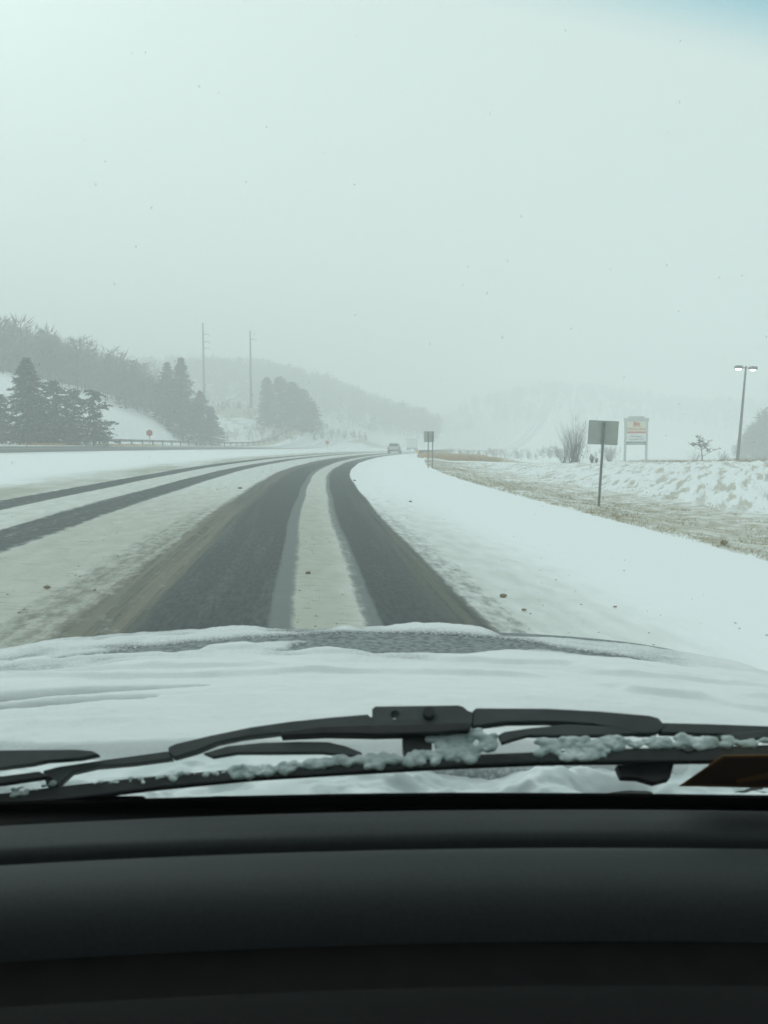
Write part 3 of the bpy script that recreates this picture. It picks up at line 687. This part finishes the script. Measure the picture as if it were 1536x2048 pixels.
bb = MB(); bb.box((0, -2.3, .5), (1.75, .14, .26)); bb.build('bumper', M['darksteel'], car, bevel=.03)
for sx in (-1, 1):
    rr_ = MB(); rr_.tube((sx * .56, -1.6, 1.68), (sx * .56, .2, 1.70), .02, n=6); rr_.build('roof_rail', M['darksteel'], car)

ty = 226.0; tx = at(824, ty); tz = h1(tx, ty)
tk = empty('box_truck', (tx, ty, tz), math.radians(-7), label='white box truck just right of the silver car, faint in the snow', cat='truck')
t = MB(); t.box((0, 0, 1.95), (2.45, 6.5, 2.35)); t.build('cargo_box', M['truckwhite'], tk, bevel=.03)
t = MB(); t.box((0, -3.27, 1.95), (2.15, .05, 2.15)); t.build('rear_door', M['white'], tk)
t = MB(); t.box((0, -3.30, 3.02), (2.5, .10, .16)); t.build('header', M['signframe'], tk)
t = MB(); t.box((0, 4.3, 1.5), (2.2, 1.9, 1.9)); t.build('cab', M['truckwhite'], tk, bevel=.1)
t = MB(); t.box((0, 0, .62), (1.1, 8.4, .25)); t.build('chassis', M['darksteel'], tk)
t = MB(); t.box((0, -3.3, .55), (2.3, .12, .14)); t.build('bumper', M['darksteel'], tk)
for sx in (-1, 1):
    for yy in (-2.1, 3.9):
        wh = MB(); wh.tube((sx * .85, yy, .45), (sx * 1.18, yy, .45), .46, n=16); wh.build('wheel', M['rubber'], tk)
    t = MB(); t.box((sx * .98, -3.37, .72), (.22, .05, .14)); t.build('tail_light', M['taillight'], tk)

# ------------------------------------------------------------------ grass and debris
def blades(name, n, ofun, y0, y1, hh, ww, m, label, flt=None):
    y = y0 + (y1 - y0) * RNG.random(n) ** 1.7; o = ofun(n); x = RX(y) - o
    if flt is not None:
        k_ = flt(x, y, o); x, y, o = x[k_], y[k_], o[k_]
    n = len(x); z = H(x, y) - .01
    base = np.stack([x, y, z], 1); d = np.stack([RNG.normal(.25, .5, n), RNG.normal(0, .45, n), RNG.uniform(.25, 1, n)], 1)
    V, F = slivers(base, d, RNG.uniform(.5, 1.2, n) * hh, RNG.uniform(.6, 1.4, n) * ww * (1 + y / 40))
    return link(name, npmesh(name, V, F), M[m], kind='stuff', label=label)
blades('dry_grass', 42000, lambda n: -RNG.uniform(4.7, 10.5, n), 7, 85, .10, .006, 'grass', 'flattened straw coloured grass poking through the verge snow',
       lambda x, y, o: fbm(x / .7, y / .7, 51, 3) + .16 * (1 - sst(5, 10, -o)) > .54)
blades('bank_stalks', 12000, lambda n: -RNG.uniform(11, 27, n), 14, 75, .16, .006, 'weed', 'sparse rusty weed stalks on the snow bank',
       lambda x, y, o: fbm(x / 2.2, y / 2.2, 52, 3) > .60)
blades('crest_weeds', 9000, lambda n: -RNG.normal(24.5, 1.4, n), 25, 95, .32, .010, 'grass', 'tan weeds along the crest of the bank')
blades('rusty_grass', 16000, lambda n: -RNG.uniform(3.6, 13, n), 96, 170, .55, .025, 'rustgrass', 'orange brown grass on the slope beside the guardrail',
       lambda x, y, o: fbm(x / 5, y / 5, 53, 3) > .38)
blades('median_weeds', 6000, lambda n: RNG.normal(31.8, .7, n), 60, 120, .35, .02, 'rustgrass', 'yellow brown weeds at the far edge of the opposite carriageway',
       lambda x, y, o: fbm(x / 6, y / 6, 54, 2) > .5)
def lump(r, seed, sq=.6, sub=2):
    bm = bmesh.new(); bmesh.ops.create_icosphere(bm, subdivisions=sub, radius=1)
    for v in bm.verts:
        c = v.co; f = .75 + .6 * float(fbm(np.array([c.x * 1.7 + seed]), np.array([c.y * 1.7 + c.z * 2.1 - seed]), seed, 3)[0])
        v.co = c * f * r; v.co.z *= sq
    me = bpy.data.meshes.new('lump'); bm.to_mesh(me); bm.free()
    me.polygons.foreach_set('use_smooth', [True] * len(me.polygons)); return me
clods = [(1448, 1090, .050, 'brown clump of frozen earth on the grassy verge at the right', .95),
         (1006, 1197, .030, 'largest brown clod on the snow right of the right wheel track', .7),
         (1048, 1226, .018, 'small clod close to the hood, right of the right wheel track', .7),
         (616, 1151, .022, 'dark clod on the snow strip between the two wheel tracks', .8),
         (94, 1181, .024, 'dark clod on the dirty snow at the far left', .8),
         (190, 1186, .012, 'tiny clod right of the dark left clod', .8),
         (821, 1005, .035, 'dark speck of frozen dirt on the clean shoulder snow', .7),
         (709, 962, .05, 'clod at the snowy edge where the right track bends', .6),
         (480, 978, .05, 'clod on the snow between the lanes, nearest the bend', .6),
         (1230, 1218, .016, 'flat brown chip on clean snow at the right', .5)]
for i, (u, v, r, lb, sq) in enumerate(clods):
    px, py, pz = spot(u, v)
    o = link('frozen_clod', lump(r * .72, i + 3, sq), M['mud'], label=lb, cat='clod', group='clods of frozen dirt'); o.location = (px, py, pz + r * sq * .35 + .015)
    o.scale = (1.5, 1, 1)
V = []; F = []; k = 0
base = lump(1, 50, .5, 1); bv = np.array([v.co[:] for v in base.vertices]); bf = np.array([p.vertices[:] for p in base.polygons])
for i in range(330):
    y = 5.5 + 34 * random.random() ** 2; o_ = random.choice((random.gauss(-.55, .35), random.uniform(.95, 1.4), random.uniform(3.0, 4.3), random.uniform(6.6, 8.4), random.gauss(3.2, .3), random.gauss(-.9, .8)))
    x = float(RX(y)) - o_; r = random.uniform(.002, .006) * (1 + y / 30)
    V.append(bv * r * [1.6, 1.1, 1] + [x, y, h1(x, y) + .022]); F.append(bf + k); k += len(bv)
link('road_grit', npmesh('road_grit', np.concatenate(V), np.concatenate(F)), M['mud'], kind='stuff', label='scattered crumbs of frozen grit on the road snow')

# falling snow
n = 3000
fy = 2.2 + 26 * RNG.random(n) ** .8; fx = RNG.uniform(-.6, .6, n) * fy * 1.0; fz = 1.25 + RNG.uniform(-.30, .58, n) * fy * 1.0
ok = (fz > H(fx, fy) + .05) & (fz < 12) & ~((fy < 2.6) & (fz < 1.0)); fx, fy, fz = fx[ok], fy[ok], fz[ok]; n = len(fx)
octv = np.array([(1,0,0),(-1,0,0),(0,1,0),(0,-1,0),(0,0,1.5),(0,0,-1.5)]); octf = np.array([(0,2,4),(2,1,4),(1,3,4),(3,0,4),(2,0,5),(1,2,5),(3,1,5),(0,3,5)])
r = .0014 + .0036 * RNG.random(n) ** 2
V = (octv[None] * r[:, None, None] + np.stack([fx, fy, fz], 1)[:, None, :]).reshape(-1, 3)
F = (octf[None] + 6 * np.arange(n)[:, None, None]).reshape(-1, 3)
link('falling_snowflakes', npmesh('falling_snowflakes', V, F), _flake(), kind='stuff', label='snowflakes in the air over the road')

# ------------------------------------------------------------------ the car we ride in
ride = empty('passenger_car', (0, 0, 0), label='snow capped car the view is taken from, with hood, wipers, windscreen and dark dashboard', cat='car')
XC = -.1
def hood_z(x, y):
    u = (x - XC) / .98
    z = np.interp(y, [.96, .985, 1.0, 1.1, 1.4, 1.7, 1.9, 2.0, 2.08, 2.16, 2.24, 2.30], [.88, .905, .922, .918, .890, .866, .853, .847, .838, .81, .74, .60])
    return z - .050 * u ** 2 - .05 * np.abs(u) ** 6
xs = np.linspace(-1.16, .96, 140); yh = np.concatenate([np.linspace(.97, 1.95, 70), np.linspace(1.96, 2.30, 50)])
Xh, Yh = np.meshgrid(xs, yh); Zh = hood_z(Xh, Yh)
link('hood', gridmesh('hood', Xh, Yh, Zh), M['paint'], ride)
for sx in (-1, 1):
    t = MB(); xx = XC + sx * 1.03
    t.box((xx, 1.35, .50), (.06, 1.8, .42)); t.build('fender', M['paint'], ride, bevel=.02)
t = MB(); t.box((XC, 2.27, .42), (1.95, .12, .36)); t.build('front_bumper', M['paint'], ride, bevel=.03)

# snow on the hood
_su = np.array([-260, 0, 100, 200, 300, 400, 480, 505, 540, 600, 650, 690, 720, 770, 830, 880, 950, 985, 1010, 1040, 1062, 1100, 1200, 1536, 1900], float)
_sv = np.array([1335, 1301, 1283, 1275, 1268, 1262, 1254, 1256, 1262, 1263, 1261, 1256, 1260, 1256, 1249, 1250, 1256, 1265, 1275, 1279, 1283, 1292, 1304, 1352, 1440], float)
xs = np.linspace(-1.14, .94, 470); yh = np.concatenate([np.linspace(.975, 1.9, 200), np.linspace(1.905, 2.26, 130)])
Xs, Ys = np.meshgrid(xs, yh); Zm = hood_z(Xs, Ys)
lo = fbm(Xs / .42 + Ys * .5, Ys / .20, 61, 3); mid = fbm(Xs / .10, Ys / .06, 62, 3); fine = fbm(Xs / .02, Ys / .014, 63, 3)
T = .009 + .022 * (1 - sst(1.25, 1.72, Ys)) * (.25 + .75 * sst(.99, 1.30, Ys)) + .026 * (lo - .5) * (1 - .6 * sst(1.5, 1.8, Ys)) + .010 * (mid - .5) * (.4 + .6 * sst(.4, .6, lo)) + .0022 * (fine - .5)
T -= .05 * (1 - sst(.975, .985, Ys)); T += .012 * sst(.62, .85, Xs)
targ = 1.3 - 2.07 * (np.interp(768 + Xs / 2.07 * FPX, _su, _sv) - 885) / FPX
lipT = np.clip(targ - hood_z(Xs, 2.07 + 0 * Ys), -.012, .06) + .006 * (fbm(Xs / .035, Ys / .05, 64, 4) - .5)
wl = sst(1.955, 2.03, Ys + .05 * (fbm(Xs / .12, Ys / .3, 65, 3) - .5)); T = T * (1 - wl) + lipT * wl
T = T * (1 - .8 * sst(2.14, 2.24, Ys))
def seg(x0, y0, x1, y1, w, amp, taper=True):
    dx, dy = x1 - x0, y1 - y0; L2 = dx * dx + dy * dy
    t = np.clip(((Xs - x0) * dx + (Ys - y0) * dy) / L2, 0, 1)
    d = np.hypot(Xs - x0 - t * dx, Ys - y0 - t * dy)
    ww = w * (.35 + .65 * np.sin(np.clip(t, .02, .98) * math.pi) if taper else 1)
    return amp * np.exp(-(d / ww) ** 2 * 1.2)
nz = .55 + .9 * fbm(Xs / .09, Ys / .035, 66, 4)
T -= nz * seg(-.66, 1.74, -.16, 1.935, .062, .050)
T -= nz * seg(-.24, 1.915, .04, 1.95, .045, .060)
T -= nz * seg(-.14, 1.80, .27, 1.875, .125, .080)
T -= nz * seg(.24, 1.93, .60, 1.72, .024, .055, False)
T -= nz * seg(-.75, 1.245, -.28, 1.29, .013, .085)
T -= nz * seg(-.70, 1.205, -.34, 1.225, .010, .070)
T += .010 * sst(.52, .60, fbm(Xs / .5 + 3, Ys / .13 + Xs * .35, 68, 3)) * (1 - wl)
T += seg(-.02, 1.915, .06, 1.96, .018, .020) + seg(-.25, 1.90, -.05, 1.925, .010, .016)
thin = 1 - sst(-.002, .0105, T + .006 * (mid - .5)); veil_ = 1 - sst(.004, .024, T + .012 * (fbm(Xs / .25, Ys / .07, 67, 4) - .5))
link('hood_snow', gridmesh('hood_snow', Xs, Ys, Zm + T, dict(thin=thin, veil=veil_)), M['hoodsnow'], kind='stuff', label='wind carved snow lying on the hood with bare streaks')

# cowl under the wipers, with slush
t = MB(); t.box((XC, .91, .875), (1.7, .17, .04)); t.build('cowl', M['cowl'], ride)
xs = np.linspace(-.95, .75, 520); yc = np.linspace(.868, 1.0, 60)
Xs, Ys = np.meshgrid(xs, yc)
T = .012 + .055 * (fbm(Xs / .10, Ys / .05, 71, 4) - .42) + .010 * (fbm(Xs / .022, Ys / .016, 72, 3) - .5)
T += .016 * (1 - sst(-.10, .05, Xs))
T -= .06 * np.exp(-((Xs - .27) / .045) ** 2 - ((Ys - .93) / .02) ** 2)
T = np.minimum(T, .034)
link('cowl_slush', gridmesh('cowl_slush', Xs, Ys, np.maximum(.895 + T, .953 + .84 * (.83 - Ys) + .003)), M['slush'], kind='stuff', label='lumpy wet snow packed below the wipers')

# windscreen plane:  z = .953 + .84 (.83 - y)
GN = Vector((0, .6432, .7657)); GS = Vector((0, .7657, -.6432))
def onglass(u, v, n=0.0):
    """point n metres proud of the glass on the sight line through (u, v)"""
    a, b, c = ray(u, v); d = Vector((a, b, c)); P0 = Vector((0, .83, .953)) + GN * n; C0 = Vector((0, 0, CZ))
    t = (P0 - C0).dot(GN) / d.dot(GN); return C0 + d * t
_cu = [-400, 0, 300, 500, 800, 1000, 1300, 1536, 1900]; _cv = [1625, 1606, 1582, 1562, 1545, 1536, 1530, 1527, 1520]
def blade_pt(u, v):
    """point in the upright plane of the wiper blade that stands on the glass"""
    c = onglass(u, float(np.interp(u, _cu, _cv))); tn = -ray(u, v)[2] / ray(u, v)[1]
    n = (CZ - c.z - tn * c.y) / (GN.z + tn * GN.y); y = c.y + n * GN.y
    return Vector(((u - 768) / FPX * y / 1.0, y, c.z + n * GN.z))
xg = np.linspace(-.80, .62, 100); tg = np.linspace(0, 1, 220)
Xg, Tg = np.meshgrid(xg, tg); Yg = .87 - Tg * .74; Zg = .953 + .84 * (.83 - Yg)
# shade band: lower at the right hand end, as the tinted strip follows the curved header
bandv = np.clip((Zg - (1.4265 - .13 * (Xg - .04))) / .020, 0, 1)
link('windscreen', gridmesh('windscreen', Xg, Yg, Zg, dict(band=bandv)), M['glass'], ride)
fr = [onglass(u, v, -.006) for u, v in ((-300, 1612), (0, 1606), (200, 1602), (450, 1595), (700, 1590), (900, 1588), (1200, 1589), (1536, 1593), (1900, 1600), (1900, 1665), (1536, 1655), (900, 1650), (400, 1660), (0, 1672), (-300, 1680))]
t = MB(); t.prism(fr, GN, .003); t.build('windscreen_frit', M['dash_black'], ride)

def poly(parent, name, px, thick, m, bevel=.0012, lift=0.0, hole=None):
    P = [blade_pt(u, v) + GS * lift for u, v in px]
    bm = bmesh.new()
    def loop(pts):
        vs = [bm.verts.new(p) for p in pts]; return [bm.edges.new((vs[i], vs[(i + 1) % len(vs)])) for i in range(len(vs))]
    ed = loop(P)
    if hole:
        hu, hv, hr = hole; ed += loop([blade_pt(hu + hr * math.cos(k_ * math.pi / 8), hv + hr * math.sin(k_ * math.pi / 8)) + GS * lift for k_ in range(16)])
    r_ = bmesh.ops.triangle_fill(bm, use_beauty=True, edges=ed)
    ex = bmesh.ops.extrude_face_region(bm, geom=list(bm.faces)); mv = [g for g in ex['geom'] if isinstance(g, bmesh.types.BMVert)]
    bmesh.ops.translate(bm, verts=mv, vec=GS * -thick)
    bmesh.ops.recalc_face_normals(bm, faces=bm.faces)
    me = bpy.data.meshes.new(name); bm.to_mesh(me); bm.free()
    o = link(name, me, M[m], parent)
    md = o.modifiers.new('bevel', 'BEVEL'); md.width = bevel; md.segments = 2; md.limit_method = 'ANGLE'; md.angle_limit = math.radians(40)
    return o
wa = empty('wiper'); wa.parent = ride
top = [(330, 1502), (345, 1495), (420, 1478), (500, 1462), (580, 1451), (660, 1443), (735, 1437), (741, 1443), (747, 1441)]
poly(wa, 'bridge', top + [(745, 1466), (640, 1469), (560, 1474), (480, 1483), (430, 1493), (385, 1511), (340, 1523), (329, 1512)], .012, 'wiper')
poly(wa, 'connector', [(744, 1430), (750, 1425), (920, 1423), (928, 1426), (938, 1434), (946, 1436), (946, 1462), (744, 1467)], .020, 'wiper', lift=.004, hole=(790, 1442, 8))
poly(wa, 'bridge', [(947, 1431), (955, 1425), (1100, 1426), (1200, 1431), (1305, 1440), (1324, 1445), (1333, 1455), (1332, 1467), (1320, 1475), (1290, 1476), (1250, 1469), (1190, 1457), (1100, 1452), (1020, 1453), (947, 1462)], .012, 'wiper')
kn = MB(); pk = blade_pt(858, 1442); kn.tube(pk - GS * .024, pk + GS * .012, .0058, n=16); kn.build('pivot', M['rubber'], wa, bevel=.001)
poly(wa, 'bracket_underside', [(640, 1468), (945, 1461), (940, 1476), (870, 1482), (760, 1484), (650, 1482), (560, 1486), (560, 1478)], .016, 'rubber', lift=-.006)
poly(wa, 'yoke', [(400, 1514), (450, 1500), (520, 1493), (600, 1491), (655, 1492), (690, 1500), (724, 1513), (715, 1520), (640, 1513), (540, 1514), (470, 1514), (420, 1522)], .008, 'wiper', lift=-.004)
poly(wa, 'yoke', [(1000, 1478), (1012, 1472), (1060, 1465), (1140, 1457), (1230, 1462), (1292, 1476), (1240, 1479), (1150, 1481), (1060, 1480), (1030, 1488), (1008, 1495)], .008, 'wiper', lift=-.004)
poly(wa, 'yoke', [(72, 1547), (100, 1540), (190, 1527), (328, 1509), (338, 1524), (260, 1534), (180, 1541), (130, 1552), (100, 1578), (78, 1578)], .010, 'wiper')
poly(wa, 'yoke', [(1328, 1453), (1420, 1455), (1560, 1460), (1560, 1476), (1500, 1479), (1400, 1474), (1330, 1473)], .010, 'wiper')
poly(wa, 'yoke', [(1560, 1468), (1480, 1474), (1430, 1482), (1368, 1507), (1385, 1514), (1440, 1492), (1560, 1482)], .008, 'wiper', lift=-.004)
poly(wa, 'arm', [(805, 1464), (864, 1462), (866, 1500), (862, 1518), (812, 1520), (806, 1500)], .02, 'rubber', lift=.010)
rt = [(-120, 1600), (0, 1590), (100, 1578), (200, 1567), (350, 1553), (550, 1537), (700, 1528), (850, 1520), (1000, 1513), (1150, 1507), (1300, 1502), (1420, 1500), (1600, 1494)]
rb = [(1600, 1528), (1300, 1531), (1100, 1533), (900, 1541), (700, 1552), (500, 1564), (300, 1583), (130, 1603), (0, 1614), (-120, 1622)]
poly(wa, 'rubber_blade', rt + rb, .010, 'rubber', bevel=.002)
poly(wa, 'claw', [(1250, 1524), (1370, 1520), (1362, 1552), (1330, 1560), (1296, 1550), (1262, 1549)], .012, 'rubber', lift=.02)
wb = empty('wiper'); wb.parent = ride; wb['label'] = 'tip of the other wiper at the left'
poly(wb, 'bridge', [(-150, 1516), (0, 1519), (150, 1518), (185, 1521), (198, 1528), (160, 1536), (90, 1541), (60, 1547), (0, 1554), (-150, 1560)], .010, 'wiper', lift=-.02)
poly(wb, 'rubber_blade', [(-150, 1572), (0, 1567), (74, 1558), (96, 1568), (0, 1582), (-150, 1590)], .010, 'rubber', lift=-.015)

# wet snow clinging to the wiper
V = []; F = []; k = 0; lm = [lump(1, 80 + i, .9, 2) for i in range(4)]
lmv = [(np.array([v.co[:] for v in q.vertices]), np.array([p.vertices[:] for p in q.polygons])) for q in lm]
def clump_at(u, v, r, sx=1.5):
    global k
    p = blade_pt(u, v) - GS * .010; bv, bf = random.choice(lmv)
    a = random.random() * 6.28; R = np.array([[math.cos(a), 0, math.sin(a)], [0, 1, 0], [-math.sin(a), 0, math.cos(a)]])
    V.append((bv @ R.T) * r * [sx, .8, .9] + np.array(p[:])); F.append(bf + k); k += len(bv)
def run(u0, u1, n, dv0, dv1, r0, r1):
    for i in range(n):
        u = random.uniform(u0, u1); vt = float(np.interp(u, [p[0] for p in rt], [p[1] for p in rt]))
        clump_at(u, vt + random.uniform(dv0, dv1), random.uniform(r0, r1))
run(460, 585, 46, -2, 18, .0028, .0052); run(585, 620, 8, 0, 8, .002, .003); run(610, 800, 52, -6, 7, .0028, .0055); run(735, 765, 12, 4, 22, .003, .005)
run(815, 960, 66, -10, 14, .002, .0045); run(880, 1000, 60, -36, -4, .002, .0045); run(1080, 1240, 80, -22, 6, .002, .0045); run(1120, 1220, 40, 2, 20, .0018, .004)
run(1230, 1400, 60, -20, 0, .002, .0042); run(150, 460, 34, 0, 12, .0012, .0030); run(0, 100, 14, -8, 10, .0015, .0035); run(1400, 1560, 26, -14, 2, .002, .005)
run(860, 960, 20, -50, -30, .003, .006)
cs = link('clinging_snow', npmesh('clinging_snow', np.concatenate(V), np.concatenate(F), True), M['ice'], kind='stuff', label='lumps of wet snow frozen onto the wiper')
md = cs.modifiers.new('fuse', 'REMESH'); md.mode = 'VOXEL'; md.voxel_size = .0011; md.use_smooth_shade = True
md = cs.modifiers.new('soften', 'SMOOTH'); md.factor = .5; md.iterations = 4
tx_ = bpy.data.textures.new('crumble', 'CLOUDS'); tx_.noise_scale = .009
md = cs.modifiers.new('crumble', 'DISPLACE'); md.texture = tx_; md.strength = .0035; md.mid_level = .55

# sticker in the lower right corner of the glass
st = empty('windscreen_sticker', tuple(onglass(1450, 1545, -.01)), label='dark brown sticker with an orange rim in the lower right corner of the windscreen', cat='sticker')
P = [onglass(u, v, -.0035) for u, v in ((1358, 1572), (1446, 1511), (1600, 1509), (1600, 1577))]
t = MB(); t.prism(P, GN, .0006); o = t.build('backing', M['stickeredge'], st); o.location = -st.location
P = [onglass(u, v, -.0045) for u, v in ((1376, 1568), (1450, 1517), (1590, 1514), (1590, 1572))]
t = MB(); t.prism(P, GN, .0006); o = t.build('print', M['sticker'], st); o.location = -st.location
P = [onglass(u, v, -.0052) for u, v in ((1470, 1560), (1536, 1545), (1590, 1540), (1590, 1548), (1536, 1556), (1478, 1566))]
t = MB(); t.prism(P, GN, .0004); o = t.build('stripe', M['stickeredge'], st); o.location = -st.location

# dashboard: profiles (y, z) swept across the car along a gently bowed line
def sweep(name, prof, m, parent, x0=-.95, x1=.75, n=60, smooth_=True):
    xs = np.linspace(x0, x1, n); P = np.array(prof)
    if smooth_ and len(P) > 3:
        t = np.linspace(0, 1, len(P)); tt = np.linspace(0, 1, 40); yy = np.interp(tt, t, P[:, 0]); zz_ = np.interp(tt, t, P[:, 1])
        for _ in range(3):
            yy[1:-1] = (yy[:-2] + yy[1:-1] + yy[2:]) / 3; zz_[1:-1] = (zz_[:-2] + zz_[1:-1] + zz_[2:]) / 3
        P = np.stack([yy, zz_], 1)
    Xd, Pi = np.meshgrid(xs, np.arange(len(P)))
    Yd = P[Pi, 0] + .045 * Xd - .12 * Xd ** 2; Zd = P[Pi, 1]
    me = gridmesh(name, Xd, Yd, Zd); o = link(name, me, M[m], parent); return o
dash = empty('dashboard'); dash.parent = ride
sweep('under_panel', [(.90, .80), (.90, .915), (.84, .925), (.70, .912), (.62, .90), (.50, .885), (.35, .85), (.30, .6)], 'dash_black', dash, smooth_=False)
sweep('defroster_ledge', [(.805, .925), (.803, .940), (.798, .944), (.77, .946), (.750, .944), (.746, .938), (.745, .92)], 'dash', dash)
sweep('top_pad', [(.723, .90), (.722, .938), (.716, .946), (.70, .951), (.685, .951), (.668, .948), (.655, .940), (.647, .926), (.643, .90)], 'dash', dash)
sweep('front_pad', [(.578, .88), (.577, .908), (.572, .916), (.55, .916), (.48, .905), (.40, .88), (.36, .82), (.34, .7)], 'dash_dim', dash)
# cabin shell around the viewer
t = MB(); t.box((XC, -.95, 1.63), (1.6, 2.15, .05)); t.build('roof', M['cloth'], ride, bevel=.01)
t = MB(); t.box((XC, .12, 1.575), (1.5, .10, .07)); t.build('header_rail', M['cloth'], ride, bevel=.01)
t = MB(); t.box((XC, -2.05, .95), (1.6, .05, 1.35)); t.build('rear_bulkhead', M['cloth'], ride)
t = MB(); t.box((XC, -.6, .28), (1.6, 3.0, .05)); t.build('cabin_floor', M['cloth'], ride)
for sx in (-1, 1):
    xx = XC + sx * .80
    t = MB(); t.box((xx, -.6, .62), (.08, 3.0, .66)); t.build('door', M['cloth'], ride, bevel=.02)
    t = MB(); t.tube((xx, .93, .90), (XC + sx * .72, .12, 1.58), .035, n=8); t.build('windscreen_pillar', M['cloth'], ride)
    t = MB(); t.tube((xx, -.55, .95), (XC + sx * .74, -.55, 1.61), .04, n=8); t.build('door_pillar', M['cloth'], ride)
    t = MB(); t.V = [(xx, .80, .96), (xx, -2.0, .96), (XC + sx * .75, -2.0, 1.60), (XC + sx * .75, .12, 1.60)]; t.F = [(0, 1, 2, 3)]; t.build('side_window', M['sideglass'], ride)

# ------------------------------------------------------------------ blowing snow haze
hz = MB(); hz.V = [(x, y, z) for z in (-26, 64) for y in (-90, 1050) for x in (-900, 1100)]
hz.F = [(0, 2, 3, 1), (4, 5, 7, 6), (0, 1, 5, 4), (1, 3, 7, 5), (3, 2, 6, 7), (2, 0, 4, 6)]
m = bpy.data.materials.new('snow_haze'); m.use_nodes = True; m.node_tree.nodes.clear()
pv = N(m, 'ShaderNodeVolumePrincipled'); pv.inputs['Color'].default_value = (.98, .985, .99, 1); pv.inputs['Density'].default_value = HAZE_DENSITY
pv.inputs['Anisotropy'].default_value = 0.25
out = N(m, 'ShaderNodeOutputMaterial'); m.node_tree.links.new(pv.outputs[0], out.inputs['Volume'])
hz.build('haze', m, kind='stuff', label='blowing snow thickening with distance')
print('tris', sum(len(o.data.polygons) for o in S.objects if o.type == 'MESH'))
